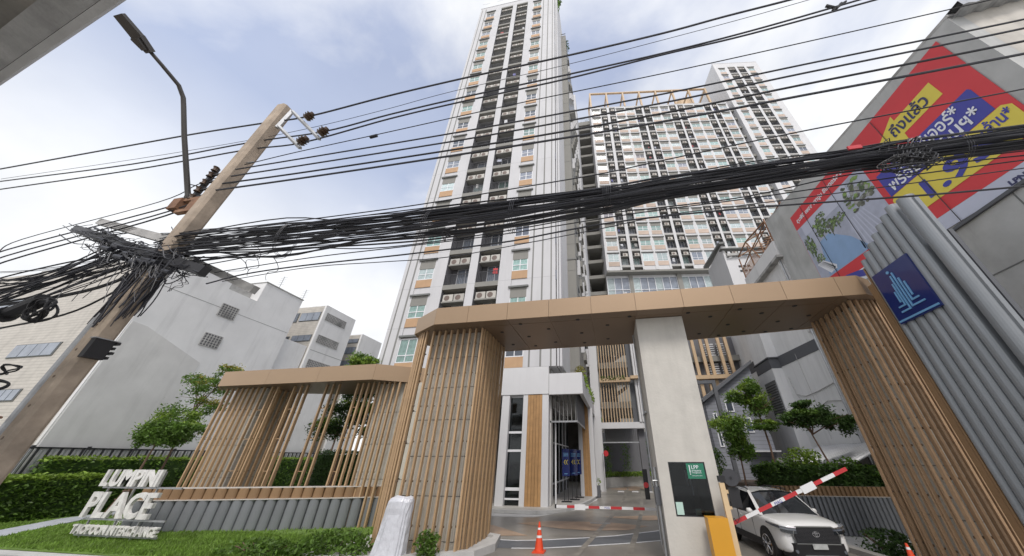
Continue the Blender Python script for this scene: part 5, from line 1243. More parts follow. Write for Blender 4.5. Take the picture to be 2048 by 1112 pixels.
# shrubs near the left pillar
r_ = random.Random(77)
def shrub(lab, c, rad, n, m, seed, size=0.13):
    r = random.Random(seed); mb = MB(); leaves(mb, [(p[0], p[1], max(0.02, p[2])) for p in blob_pts(c, rad, n, r, 0.15)], size, r, up=0.6)
    t = thing('shrub', lab, 'shrub', (c[0], c[1], 0.0)); part('foliage', mb, m, t)
    st = MB()
    for i in range(7):
        a = r.uniform(0, 6.28); st.tube([(c[0], c[1], 0), (c[0] + rad[0] * 0.6 * math.cos(a), c[1] + rad[1] * 0.6 * math.sin(a), c[2] + rad[2] * 0.5)], 0.012, 4)
    part('stem', st, bark, t)
shrub('low bright shrub on the lawn edge left of the wrapped machine', (-8.6, 10.8, 0.22), (1.4, 0.7, 0.42), 2400, leaf_a, 1)
shrub('bushy ground shrub at the bottom of the lawn', (-10.8, 10.3, 0.12), (1.5, 0.6, 0.34), 1800, leaf_a, 2)
shrub('small shrub at the front foot of the left gate pillar', (-5.55, 10.55, 0.34), (0.42, 0.32, 0.42), 900, leaf_a, 3, 0.11)
shrub('grey green shrub behind the kerb at the foot of the right pillar', (7.95, 14.0, 0.28), (0.8, 0.6, 0.36), 1100, leaf_c, 4, 0.12)
# right hedge and trees
rh = hedge('hedge', 'dark green hedge planted above the ribbed wall behind the white car', 6.2, 12.0, 17.2, 18.4, 0.75, leaf_c, 4200, 9, 0.17, z0=1.45)
r_ = random.Random(17)
mb = MB()
for i in range(7): leaves(mb, blob_pts((6.6 + i * 0.8, 17.6, 2.1 + 0.15 * math.sin(i * 2.1)), (0.6, 0.5, 0.38), 260, r_, 0.1), 0.17, r_, up=0.7)
solo('shrub_row', mb, leaf_a, 'uneven row of leafy shrubs over the dark hedge on the right', 'shrubs')
mb = MB(); leaves(mb, blob_pts((8.3, 17.9, 2.6), (0.75, 0.6, 0.42), 800, r_, 0.1), 0.15, r_, up=0.8)
solo('bright_shrub', mb, leaf_b, 'bright yellow green bush rising above the hedge on the right', 'shrub')
mb = MB(); leaves(mb, blob_pts((4.6, 18.6, 2.4), (0.6, 0.6, 0.7), 800, r_, 0.1), 0.14, r_, up=0.6)
solo('clipped_shrub', mb, leaf_a, 'rounded green bush just right of the booth window', 'shrub')
tree('young_tree', 'round crowned young tree nearest the booth on its right side', 5.55, 17.6, 3.2, [(-0.1, 0, 3.75, 0.85, 0.75, 0.75), (0.2, 0, 3.0, 0.6, 0.6, 0.5)], leaf_a, leaf_b, seed=21, n=2100, trunk_r=0.06, size=0.14, z0=0)
tree('young_tree', 'taller young tree with light green tips in the middle of the right planter', 7.1, 18.0, 5.0, [(-0.6, 0, 5.3, 0.7, 0.6, 0.4), (-0.1, 0, 5.7, 0.6, 0.5, 0.45), (0.15, 0, 4.9, 0.75, 0.6, 0.55), (0.1, 0, 3.95, 0.65, 0.5, 0.25)], leaf_a, leaf_b, seed=22, n=1500, trunk_r=0.075, size=0.15)
tree('young_tree', 'umbrella shaped young tree farthest right in the planter', 9.5, 17.8, 3.9, [(-0.1, 0, 4.25, 0.95, 0.8, 0.42), (0.85, 0, 3.95, 0.65, 0.6, 0.4), (-0.95, 0, 4.2, 0.6, 0.6, 0.38), (-0.5, 0, 4.8, 0.4, 0.4, 0.2)], leaf_c, leaf_a, seed=23, n=2000, trunk_r=0.065, size=0.15, lean=(-0.5, 0), stakes=False)
struct('planter_soil', MB().box(6.3, 12.0, 17.1, 24, 0.0, 1.45), soil_m)

# ================================================================== LETTER SIGN on the lawn
LSN = thing('letter_sign', 'freestanding weathered white letter sign LUMPINI PLACE TAOPOON INTERCHANGE on the lawn', 'sign', (-17.8, 11.0, 0))
def sign_row(s, x0, x1, zb, zt_, z_shift=0):
    n = len(s); size = (zt_ - zb) / 0.72; hs = min(2.4, size * 2.4)
    tot = []; bo = size * 0.028
    for ch in s:
        if ch == ' ': tot.append(0.25 * size); continue
        me = text_mesh(ch, size, 0.0, bo); xs_ = [v.co.x for v in me.vertices]; tot.append(max(xs_) - min(xs_) + 0.02 * size); bpy.data.meshes.remove(me)
    k = (x1 - x0) / sum(tot); x = x0
    for ch, w in zip(s, tot):
        if ch != ' ':
            me = text_mesh(ch, size, 0.05, bo); xs_ = [v.co.x for v in me.vertices]; mn = min(xs_); ww = max(xs_) - mn
            mb = MB(); kk = (w * k - 0.03 * size) / ww
            mb.add([(x + (v.co.x - mn) * kk, 11.0 - v.co.z, zb + v.co.y) for v in me.vertices], [tuple(p.vertices) for p in me.polygons])
            bpy.data.meshes.remove(me); part('letter', mb, letter_m, LSN)
        x += w * k

sign_row('LUMPINI', -19.88, -17.08, 1.64, 2.17)
sign_row('PLACE', -19.9, -16.68, 0.69, 1.45)
sign_row('TAOPOON INTERCHANGE', -19.9, -15.95, 0.20, 0.46)
mb = MB()
for x in (-19.6, -18.3, -17.2): mb.box(x, x + 0.05, 11.1, 11.15, 0.02, 2.1)
for z in (1.55, 0.58, 0.12): mb.box(-19.85, -16.0, 11.08, 11.13, z, z + 0.05)
part('frame', mb, galv, LSN)

# ================================================================== UTILITY POLE
PX, PY = -8.3, 3.5
PLX = lambda z: -8.50 + z * 0.0305      # the pole leans slightly
UP = thing('utility_pole', 'tapered concrete utility pole wrapped in a tangle of cables at the left', 'utility pole', (PX, PY, 0))
mb = MB(); n = 12; vs = []
for z, w in ((0, .128), (2.7, .128), (5.3, .135), (8, .145), (10.85, .15)):
    c = w * 0.35
    lx = PLX(z)
    for (a, b) in ((-w, -w + c), (-w + c, -w), (w - c, -w), (w, -w + c), (w, w - c), (w - c, w), (-w + c, w), (-w, w - c)): vs.append((lx + a, PY + b, z))
fs = [(i * 8 + k, i * 8 + (k + 1) % 8, (i + 1) * 8 + (k + 1) % 8, (i + 1) * 8 + k) for i in range(4) for k in range(8)] + [tuple(32 + k for k in range(8))]
mb.add(vs, fs); part('shaft', mb, pole_m, UP)
mb = MB()
for i in range(22):
    z = 1.5 + i * 0.42; w = .128 + z * 0.002
    mb.cyl((PLX(z), PY - w + 0.012, z), 0.022, (0, -1, 0), 0.01, 8)
part('bolt_hole', mb, bracket_m, UP)
mb = MB()
for z in (10.6, 10.2, 8.6, 7.9): mb.tube([(PX - 0.15, PY, z), (PX + 0.4, PY, z)], 0.014, 5)
part('through_bolt', mb, galv, UP)
br = part('steel_bracket', MB().tube([(-7.97, PY, 9.95), (-7.86, PY, 10.66)], 0.05, 4).tube([(-7.86, PY, 10.66), (-6.28, PY, 9.05)], 0.045, 4).tube([(-7.92, PY, 9.98), (-6.7, PY, 8.82)], 0.045, 4), galv, UP)
def insulator(x, z, r=0.11):
    mb = MB(); d = Vector((0.6, 0, 0.75)).normalized(); p = Vector((x, PY - 0.02, z)) - d * 0.12
    mb.tube([p, p + d * 0.06, p + d * 0.061, p + d * 0.12, p + d * 0.121, p + d * 0.18, p + d * 0.181, p + d * 0.25], [r * .6, r, r * .6, r * 1.05, r * .6, r, r * .55, r * .5], 12)
    part('insulator', mb, insul_m, UP)
for x, z in ((-7.07, 10.17), (-6.27, 9.31), (-6.73, 9.08)): insulator(x, z)
rk = MB().box(PX - 0.62, PX - 0.54, PY - 0.05, PY + 0.03, 7.45, 8.55)
for i in range(4): rk.box(PX - 0.6, PX - 0.2, PY - 0.04, PY + 0.0, 7.55 + i * 0.24, 7.59 + i * 0.24)
part('rack', rk, dark_metal, UP)
for i, z in enumerate((8.48, 8.28, 8.03, 7.79, 7.55)):
    part('spool', MB().tube([(-8.85, PY - 0.05, z - 0.06), (-8.85, PY - 0.05, z - 0.02), (-8.85, PY - 0.05, z + 0.02), (-8.85, PY - 0.05, z + 0.06)], [0.06, 0.04, 0.04, 0.06], 10), insul_m, UP)
part('lamp_bracket', MB().box(-9.2, -8.96, PY - 0.12, PY + 0.1, 7.2, 7.5).box(-8.96, -8.4, PY - 0.08, PY - 0.02, 7.42, 7.5).box(-8.96, -8.4, PY - 0.08, PY - 0.02, 7.08, 7.16).box(-8.56, -8.3, PY - 0.14, PY + 0.1, 7.0, 7.35), rust, UP)
part('crossarm', MB().hexa([(-11.45, PY - 0.02, 7.22), (-8.7, PY - 0.02, 6.30), (-8.7, PY + 0.08, 6.30), (-11.45, PY + 0.08, 7.22), (-11.40, PY - 0.02, 7.36), (-8.65, PY - 0.02, 6.46), (-8.65, PY + 0.08, 6.46), (-11.40, PY + 0.08, 7.36)]), conc, UP)
part('crossarm', MB().hexa([(-11.7, PY - 0.14, 6.94), (-6.9, PY - 0.14, 5.27), (-6.9, PY - 0.02, 5.27), (-11.7, PY - 0.02, 6.94), (-11.65, PY - 0.14, 7.10), (-6.84, PY - 0.14, 5.44), (-6.84, PY - 0.02, 5.44), (-11.65, PY - 0.02, 7.10)]), dark_metal, UP)
part('crossarm', MB().hexa([(-8.1, PY + 0.25, 5.9), (-6.15, PY + 0.25, 5.05), (-6.15, PY + 0.35, 5.05), (-8.1, PY + 0.35, 5.9), (-8.05, PY + 0.25, 6.02), (-6.1, PY + 0.25, 5.18), (-6.1, PY + 0.35, 5.18), (-8.05, PY + 0.35, 6.02)]), conc, UP)
part('clamp_band', MB().tube([(PLX(5.5), PY, 5.5), (PLX(5.82), PY, 5.82)], 0.17, 16), conc_l, UP)
EB = thing('equipment_box', 'black equipment box strapped to the utility pole', 'equipment box', (-8.2, PY, 3.85))
part('case', MB().box(-8.26, -8.15, PY - 0.12, PY + 0.11, 3.90, 4.20), black_m, EB)
part('mount_plate', MB().box(-8.27, -8.14, PY - 0.14, PY + 0.16, 4.205, 4.22), galv, EB)
part('terminal', MB().box(-8.22, -8.14, PY + 0.12, PY + 0.15, 3.92, 3.96).box(-8.24, -8.12, PY + 0.12, PY + 0.16, 4.0, 4.04).box(-8.22, -8.14, PY + 0.12, PY + 0.15, 4.08, 4.12).box(-8.24, -8.12, PY + 0.12, PY + 0.16, 4.16, 4.20), black_m, EB)
# pipes along the left of the pole
solo('conduit_pipe', MB().tube([(-8.78, PY - 0.05, 0), (-8.72, PY - 0.05, 3.2), (-8.66, PY - 0.05, 5.0)], 0.05, 8), galv, 'grey conduit pipe running up the left side of the utility pole', 'pipe')
solo('traffic_sign', MB().cyl((-7.86, PY - 0.47, 2.05), 0.30, (0.25, -1, 0), 0.02, 28), navy, 'blue round road sign partly visible at the lower left beside the pole', 'road sign', (-7.86, PY - 0.4, 1.7))
solo('small_sign_rail', MB().tube([(-9.6, PY - 0.3, 3.05), (-8.35, PY - 0.3, 3.0)], 0.02, 5), rust, 'thin rusty rod sticking out left of the pole', 'rod')
# cable coils hung by the pole
def coil(lab, c, rx, rz, n, seed, r=0.018, parent=None, ax='y', name='cable_coil'):
    rr = random.Random(seed); mb = MB()
    for k in range(n):
        a0 = rr.uniform(0, 6.28); P = []
        sx, sz = rx * rr.uniform(0.85, 1.1), rz * rr.uniform(0.85, 1.1); dx, dz = rr.gauss(0, rx * .08), rr.gauss(0, rz * .08); dy = rr.gauss(0, 0.03)
        for i in range(25):
            a = a0 + i / 24 * 6.28; P.append((c[0] + dx + sx * math.cos(a), c[1] + dy + 0.05 * math.sin(a * 2 + k), c[2] + dz + sz * math.sin(a)))
        mb.tube(P, r, 5, cap=False)
    return solo(name, mb, black_m, lab, 'cable coil', c)
coil('black coil of cable hanging left of the pole below the crossarms', (-9.62, 3.2, 4.72), 0.22, 0.2, 6, 1)
coil('small single cable ring lower down on the left of the pole', (-9.35, 3.3, 3.72), 0.13, 0.08, 2, 2, 0.012)
coil('lowest open cable ring on the left of the pole', (-9.32, 3.3, 3.45), 0.17, 0.11, 2, 3, 0.016)
coil('messy black cable coil hanging from the bundle in front of the red banner', (3.95, 3.35, 5.72), 0.30, 0.10, 9, 4, 0.006)
coil('little wire loop dangling under the bundle left of the tall tower', (-2.32, 3.4, 5.5), 0.05, 0.07, 1, 5, 0.008)
solo('splice_closure', MB().tube([(-10.45, 3.2, 4.72), (-9.8, 3.2, 4.95)], [0.09, 0.11], 10).tube([(-10.5, 3.2, 4.70), (-10.4, 3.2, 4.73)], 0.13, 10), black_m, 'thick black splice closure beside the cable coil at the pole', 'splice closure')
# tangle round the pole
rr = random.Random(8); mb = MB()
def droop(c, dx, sag, r, dy=0.0, dz=0.0, wob=0.025, n=12):
    P = []
    ph = rr.uniform(0, 6.28)
    for i in range(n + 1):
        t = i / n; P.append((c.x + dx * (t - .5) + wob * math.sin(ph + t * 7), c.y + dy * (t - .5) + wob * .6 * math.cos(ph + t * 5), c.z + dz * (t - .5) - sag * (1 - (2 * t - 1) ** 2) + wob * math.sin(ph * 2 + t * 9) * .6))
    mb.tube(P, r, 4, cap=False)
for k in range(120):      # strands laid along the crossarms
    x = PX + rr.uniform(-2.9, 0.9); c = Vector((x, PY - 0.08 + rr.gauss(0, 0.09), 6.05 - (x - PX + 0.5) * 0.34 + rr.gauss(0, 0.09)))
    droop(c, rr.uniform(0.5, 1.5), rr.uniform(0.0, 0.10), rr.choice((0.005, 0.007, 0.010, 0.016)), rr.gauss(0, 0.1), -rr.uniform(0.05, 0.5))
for k in range(70):       # slack loops below
    x = PX + rr.uniform(-2.0, 0.8); c = Vector((x, PY - 0.1 + rr.gauss(0, 0.08), 5.95 - (x - PX + 0.5) * 0.34))
    droop(c, rr.uniform(0.15, 0.8), rr.uniform(0.1, 0.45), rr.choice((0.005, 0.007, 0.01)), 0.05, rr.gauss(0, 0.12), 0.02, 12)
for k in range(48):       # bundle strapped down the shaft
    ang = rr.uniform(-2.6, 0.9); rad = rr.uniform(0.15, 0.24); zc = rr.gauss(5.15, 0.2); l = rr.uniform(0.5, 1.1); P = []
    for i in range(8):
        z = zc + l * (0.5 - i / 7); P.append((PLX(z) + rad * math.cos(ang) + 0.025 * math.sin(i * 0.55 + k), PY + rad * math.sin(ang) + 0.02 * math.cos(i * 0.6 + k), z))
    mb.tube(P, rr.choice((0.006, 0.009, 0.013)), 5, cap=False)
for k in range(16):       # splice cases hung in the tangle
    x = PX + rr.uniform(-2.2, 0.7); z = 5.85 - (x - PX + 0.5) * 0.34 + rr.gauss(0, 0.1); l = rr.uniform(0.12, 0.3)
    mb.tube([(x, PY - 0.2, z), (x + l, PY - 0.2, z - l * .3)], rr.uniform(0.03, 0.05), 8)
for k in range(22):
    c = Vector((PX + rr.uniform(-1.2, 1.0), PY - 0.3, 5.6 + rr.gauss(0, .15))); l = rr.uniform(0.2, 0.8)
    mb.tube([c, c + Vector((rr.gauss(0, .06), 0, -l * .35)), c + Vector((rr.gauss(0, .08), 0, -l * .7)), c + Vector((rr.gauss(0, .12), 0, -l))], 0.005, 4, cap=False)
solo('cable_tangle', mb, cable_m, 'dense black tangle of telecom cables and splices around the utility pole', 'cables', (PX, PY, 5.0), kind='stuff')
mb = MB()
for k in range(9):
    x = PX + 0.5 + rr.uniform(0, 2.4); z = 5.75 + rr.gauss(0, .1); P = []; w1 = rr.uniform(0.08, 0.25)
    for i in range(28): P.append((x + w1 * math.sin(i * 0.42 + k), PY + 0.04 * math.sin(i * .3 + k), z - 0.022 * i + 0.07 * math.cos(i * 0.5 + k)))
    mb.tube(P, 0.005, 4, cap=False)
solo('loose_wires', mb, dark_metal, 'thin loose wire ends dangling under the bundle right of the pole', 'wires', kind='stuff')

# ------------------------------------------------------------------ wires
WIRES = {
    'A': [(-19.21, 10.75), (-13.4, 10.57), (-10.84, 10.48), (-8.54, 10.32), (-7.09, 10.21), (-4.96, 10.44), (-2.91, 10.57), (-0.33, 10.65), (1.87, 10.79), (3.25, 10.98), (4.72, 11.14), (6.85, 11.44)],
    'At': [(-18.41, 10.14), (-12.58, 9.67), (-8.78, 9.64), (-6.66, 9.6), (-4.77, 9.85), (-3.15, 10.13), (-0.34, 10.23), (1.82, 10.54), (3.71, 10.81), (4.95, 10.98), (6.29, 11.23)],
    'B': [(-18.17, 9.96), (-12.43, 9.51), (-8.54, 9.48), (-6.28, 9.34), (-4.57, 9.55), (-2.76, 9.69), (-0.35, 9.8), (1.71, 9.92), (3.51, 10.13), (5.49, 10.48), (6.96, 10.78)],
    'C': [(-17.58, 9.5), (-12.16, 9.21), (-8.54, 9.17), (-6.74, 9.03), (-4.54, 9.36), (-2.73, 9.51), (-0.35, 9.63), (1.7, 9.86), (3.47, 10.01), (5.99, 10.4), (6.85, 10.58)],
    'D0': [(-7.82, 8.33), (-6.53, 8.48), (-4.58, 8.55), (-2.61, 8.75), (-1.02, 8.81), (1.53, 8.88), (4.05, 9.08), (6.42, 9.28), (8.08, 9.42)],
    'D1': [(-8.04, 8.24), (-6.41, 8.22), (-3.75, 8.19), (-1.71, 8.15), (1.43, 8.28), (3.78, 8.36), (7.21, 8.64), (7.95, 8.74)],
    'D2': [(-8.06, 8.04), (-6.3, 8.0), (-3.59, 7.96), (-1.69, 7.89), (1.39, 8.04), (3.7, 8.14), (7.07, 8.43), (7.79, 8.52)],
    'D3': [(-8.1, 7.79), (-6.15, 7.7), (-3.45, 7.66), (-1.17, 7.59), (1.32, 7.68), (3.58, 7.81), (6.82, 8.05), (7.51, 8.12)],
    'D4': [(-8.09, 7.56), (-6.05, 7.5), (-3.43, 7.43), (-0.88, 7.42), (1.28, 7.41), (3.46, 7.49), (6.59, 7.7), (7.26, 7.76)],
    'D5': [(-7.56, 6.34), (-5.01, 6.27), (-2.99, 6.23), (-1.55, 6.34), (0.13, 6.39), (1.11, 6.46), (3.16, 6.69), (6.12, 6.96), (6.74, 7.02)],
    'E1': [(-6.99, 5.22), (-6.23, 5.37), (-5.02, 5.41), (-3.13, 5.36), (-1.46, 5.39), (-0.68, 5.47), (0.07, 5.56), (0.95, 5.56), (2.11, 5.53), (3.18, 5.46), (4.14, 5.39), (5.09, 5.36), (5.57, 5.35)],
    'E2': [(-6.69, 5.25), (-4.94, 5.45), (-3.54, 5.25), (-2.41, 5.23), (-1.45, 5.28), (0.06, 5.48), (0.97, 5.63), (2.12, 5.58), (3.36, 5.61), (5.29, 5.68), (5.81, 5.69)],
    'E3': [(-6.93, 5.44), (-4.9, 5.57), (-3.18, 5.53), (-1.47, 5.49), (0.08, 5.68), (0.97, 5.66), (2.15, 5.65), (3.71, 5.75), (5.35, 5.78), (5.85, 5.75)],
    'L1': [(-14.85, 6.39), (-13.89, 6.68), (-13.44, 6.79), (-9.81, 7.75), (-9.02, 8.0), (-8.29, 8.19)],
    'L2': [(-14.61, 6.23), (-13.65, 6.49), (-9.07, 7.59), (-8.39, 7.91)],
    'L3': [(-14.32, 6.02), (-13.37, 6.28), (-9.1, 7.44), (-8.37, 7.68)],
    'L4': [(-14.05, 5.84), (-13.13, 6.09), (-9.2, 7.3), (-8.4, 7.53)],
    'BT': [(-8.74, 6.4), (-7.91, 6.47), (-5.89, 6.28), (-4.15, 6.19), (-2.78, 6.11), (-1.44, 6.15), (0.11, 6.11), (1.05, 6.12), (2.31, 6.2), (3.61, 6.18), (4.22, 6.2), (5.62, 6.19), (6.15, 6.18)],
    'BM': [(-8.49, 6.09), (-7.65, 6.12), (-5.72, 5.96), (-4.06, 5.93), (-2.72, 5.88), (-1.42, 5.93), (0.1, 5.95), (1.02, 5.94), (2.27, 6.05), (3.53, 6.01), (4.13, 6.02), (5.52, 6.03), (6.04, 6.02)],
    'BB': [(-8.27, 5.82), (-7.42, 5.81), (-5.57, 5.69), (-3.95, 5.64), (-2.66, 5.6), (-1.4, 5.64), (0.09, 5.77), (0.99, 5.78), (2.22, 5.88), (3.46, 5.85), (4.05, 5.85), (5.41, 5.86), (5.92, 5.85)],
    'F0': [(-8.54, 5.85), (-9.62, 5.51), (-10.54, 5.16), (-11.57, 4.9), (-12.36, 4.67)],
    'F1': [(-8.49, 5.79), (-10.35, 5.59), (-12.22, 5.4), (-13.15, 5.22)],
    'F2': [(-8.8, 6.0), (-10.46, 6.08), (-11.78, 5.98), (-12.8, 5.84), (-13.74, 5.62)],
    'F3': [(-8.43, 5.72), (-9.43, 5.33), (-10.84, 5.18), (-11.92, 5.17), (-13.06, 5.15)],
    'F4': [(-8.46, 5.61), (-9.58, 4.87), (-11.23, 4.64), (-12.2, 4.56)],
    'F5': [(-8.54, 5.85), (-10.11, 5.74), (-11.29, 5.34), (-12.03, 5.26), (-12.91, 5.05)],
}

def smooth(pts, y, n=6):
    """Catmull-Rom through (x, z) points, in the plane of the pole line"""
    P = [Vector((a, y, b)) for a, b in pts]; P = [P[0] * 2 - P[1]] + P + [P[-1] * 2 - P[-2]]; out = []
    for i in range(1, len(P) - 2):
        for k in range(n):
            t = k / n; a, b, c, d = P[i - 1], P[i], P[i + 1], P[i + 2]
            out.append(0.5 * ((2 * b) + (c - a) * t + (2 * a - 5 * b + 4 * c - d) * t * t + (3 * b - a - 3 * c + d) * t ** 3))
    out.append(P[-2]); return out
def relax(pts, it=2):
    p = list(pts)
    for _ in range(it): p = [p[0]] + [(p[i][0], (p[i - 1][1] + 2 * p[i][1] + p[i + 1][1]) / 4) for i in range(1, len(p) - 1)] + [p[-1]]
    return p
def wire(key, r, lab, dy=0.0, grp='power lines', it=1):
    solo('power_line', MB().tube(smooth(relax(WIRES[key], it), 3.5 + dy), r * 0.78, 6), cable_m, lab, 'power line', (WIRES[key][0][0], 3.5 + dy, WIRES[key][0][1]), group=grp)
wire('A', 0.028, 'topmost thick power line running from the highest pole insulator', 0, it=0)
wire('At', 0.008, 'very thin line strung just below the topmost power line', 0.02)
wire('B', 0.024, 'second thick power line from the end insulator of the upper bracket arm', 0, it=0)
wire('C', 0.024, 'third thick power line from the insulator of the lower bracket arm', 0.0, it=0)
wire('D0', 0.013, 'thin power line with a small knot leading to the banner house roof', -0.12)
wire('D1', 0.021, 'uppermost of the four parallel lines crossing the middle of both towers', -0.1)
wire('D2', 0.022, 'second of the four parallel lines crossing the middle of both towers', -0.08)
wire('D3', 0.024, 'third of the four parallel lines crossing the middle of both towers', -0.1)
wire('D4', 0.026, 'lowest of the four parallel lines crossing the middle of both towers', -0.12)
wire('D5', 0.013, 'single thin line between the four parallel lines and the thick cable bundle', -0.1)
wire('E1', 0.016, 'slack line below the cable bundle crossing the tall tower balconies', 0.1)
wire('E2', 0.009, 'thinnest slack line dipping lowest below the cable bundle', 0.12)
wire('E3', 0.011, 'thin line just beneath the lower edge of the cable bundle', 0.08)
for i, k in enumerate(('L1', 'L2', 'L3', 'L4')):
    wire(k, (0.012, 0.02, 0.02, 0.022)[i], ['top line of the four fanning down left from the pole rack', 'second line of the four fanning down left from the pole rack', 'third line of the four fanning down left from the pole rack', 'lowest line of the four fanning down left from the pole rack'][i], -0.05)
for i in range(6):
    pts = WIRES['F%d' % i]
    solo('telecom_cable', MB().tube(smooth(pts, 3.4 + i * 0.03), (0.024, 0.02, 0.016, 0.032, 0.018, 0.02)[i], 6), black_m,
         ['steep black cable dropping to the left edge from the pole tangle', 'black cable reaching the left edge highest but one', 'highest black telecom cable leaving the tangle to the left', 'thickest black cable running left from the tangle', 'lowest black cable sweeping left in front of the tiled shophouse', 'black cable in the middle of the left fan'][i], 'cable', (pts[0][0], 3.4, pts[0][1]), group='telecom cables fanning left from the pole')
solo('power_line_knot', MB().tube([(-4.66, 3.38, 8.53), (-4.5, 3.38, 8.55)], 0.035, 8), black_m, 'small splice knot on the thin line left of the tall tower', 'splice')
rr = random.Random(61)
FNC = thing('cable_fan', 'fan of many thin black telecom cables spreading from the pole to the left edge', 'cables', (-10, 3.4, 5.5))
for i in range(34):
    z1 = 4.6 + i * 0.045 + rr.gauss(0, 0.05); x1 = -13.6 + (z1 - 4.6) * 0.2; z0 = 5.75 + rr.gauss(0, 0.22); x0 = PX - rr.uniform(0.1, 1.6); z0 -= (x0 - PX) * 0.28
    sag = rr.uniform(0.1, 0.4); n = 10
    P = [(x0 + (x1 - x0) * j / n, 3.3 + rr.gauss(0, .004) + (i % 5) * 0.04, z0 + (z1 - z0) * j / n - sag * (1 - (2 * j / n - 1) ** 2)) for j in range(n + 1)]
    part('cable', MB().tube(P, rr.choice((0.005, 0.007, 0.010, 0.014)), 5), cable_m, FNC)
rr = random.Random(15)
# the big bundle: every cable its own piece
CB = thing('cable_bundle', 'thick sagging bundle of black telecom cables crossing the whole scene', 'cable bundle', (-1.4, 3.5, 5.9))
keys = ['BT', 'BM', 'BB']
def lerp_path(f):       # f 0 top .. 2 bottom
    a, b = (keys[0], keys[1]) if f < 1 else (keys[1], keys[2]); t = f if f < 1 else f - 1
    A_, B_ = WIRES[a], WIRES[b]
    return [(p[0] * (1 - t) + q[0] * t, p[1] * (1 - t) + q[1] * t) for p, q in zip(A_, B_)]
for i in range(62):
    f = rr.choice((rr.uniform(0.0, 0.75), rr.uniform(0.0, 0.75), rr.uniform(1.35, 2.0), rr.uniform(0, 2)))
    path = relax(lerp_path(f), 1)
    ph, am = rr.uniform(0, 6.28), rr.uniform(0.01, 0.06)
    fr_ = rr.uniform(0.6, 1.6)
    path = [(x, z + am * math.sin(ph + x * fr_) + (rr.gauss(0, 0.09) if x < -5 else rr.gauss(0, 0.012))) for x, z in path]
    path = [(x, z if x < 2.5 else z + 0.10 * min(1, (x - 2.5)) * f / 2) for x, z in path]
    r = rr.choice((0.006, 0.008, 0.010, 0.012, 0.015)); dy = rr.gauss(0, 0.08)
    part('cable', MB().tube(smooth(path, 3.5 + dy, 4), r, 5), cable_m, CB)
tiew = MB()
for x, z0, z1 in ((-5.6, 6.32, 5.62), (-2.75, 6.16, 5.52), (-1.3, 6.2, 5.5), (0.15, 6.17, 5.7), (0.2, 6.17, 5.7), (4.75, 6.25, 5.8)):
    for k in range(3):
        P = [(x + 0.03 * k + 0.02 * math.sin(a), 3.5 + 0.17 * math.cos(a), (z0 + z1) / 2 + (z0 - z1) / 2 * math.sin(a)) for a in [i / 16 * 6.283 for i in range(17)]]
        tiew.tube(P, 0.004, 4, cap=False)
part('binding_wire', tiew, dark_metal, CB)
mb = MB()
for k in range(20):
    c = Vector((4.12 + rr.gauss(0, 0.10), 3.36, 5.95 + rr.gauss(0, 0.12))); a = rr.uniform(0, 3.1)
    P = [(c.x + 0.1 * math.cos(b) , c.y + 0.04 * math.sin(b * 2), c.z + 0.13 * math.sin(b + a)) for b in [i / 10 * 6.283 for i in range(11)]]
    mb.tube(P, 0.007, 4, cap=False)
part('knotted_wrap', mb, dark_metal, CB)
solo('cable_tag', MB().box(3.42, 3.58, 3.28, 3.3, 6.06, 6.12), red_p, 'small red tag on the cable bundle in front of the banner', 'tag')
solo('cable_junction', MB().box(1.9 + 2.55, 2.05 + 2.75, 3.45, 3.55, 10.2, 10.36), black_m, 'dark clamp joining two power lines at the top of the picture', 'clamp') if False else None
m = MB(); m.tube([(5.05, 3.48, 10.5), (5.2, 3.5, 10.35), (5.35, 3.5, 10.52)], 0.03, 5).tube([(5.1, 3.5, 10.3), (5.45, 3.5, 10.56)], 0.025, 5)
solo('line_clamp', m, black_m, 'dark clamp tying two power lines at the top edge of the picture', 'clamp')

# ------------------------------------------------------------------ street lamp
SL_ = thing('street_lamp', 'black LED street lamp on a curved arm reaching over the road from the pole', 'street lamp', (-9.1, 3.5, 7.4))
part('arm', MB().tube([(-9.08, 3.52, 7.35), (-9.1, 3.48, 7.68), (-9.1, 3.25, 8.08), (-9.1, 2.78, 8.9), (-9.1, 2.46, 9.5), (-9.1, 2.36, 9.68), (-9.1, 2.18, 9.86), (-9.1, 1.81, 9.98), (-9.1, 1.5, 10.07)], [0.05, 0.05, 0.048, 0.045, 0.043, 0.042, 0.04, 0.037, 0.035], 10), lamp_body, SL_, smooth=True)
u = Vector((0, -0.5, 0.16)).normalized(); w = Vector((1, 0, 0)); v = w.cross(u); o = Vector((-9.1, 1.55, 10.06))
def slab(a0, a1, w0, w1, h0, h1, mb=None):
    mb = mb or MB(); P = []
    for h in (h0, h1):
        P += [o + u * a0 - w * w0 + v * h, o + u * a0 + w * w0 + v * h, o + u * a1 + w * w1 + v * h, o + u * a1 - w * w1 + v * h]
    return mb.hexa(P)
mb = slab(-0.05, 0.22, 0.07, 0.13, -0.04, 0.06); slab(0.22, 0.58, 0.13, 0.11, -0.03, 0.04, mb); slab(0.0, 0.2, 0.05, 0.09, 0.06, 0.11, mb)
part('lamp_head', mb, lamp_body, SL_)
sgn = -1 if v.z > 0 else 1
part('lens', slab(0.25, 0.56, 0.095, 0.085, sgn * 0.034 - 0.004, sgn * 0.034 + 0.004), lamp_lens, SL_)
part('feed_cable', MB().tube([(-9.1, 3.4, 7.95), (-8.9, 3.45, 7.9), (-8.7, 3.45, 8.0)], 0.012, 5), black_m, SL_)

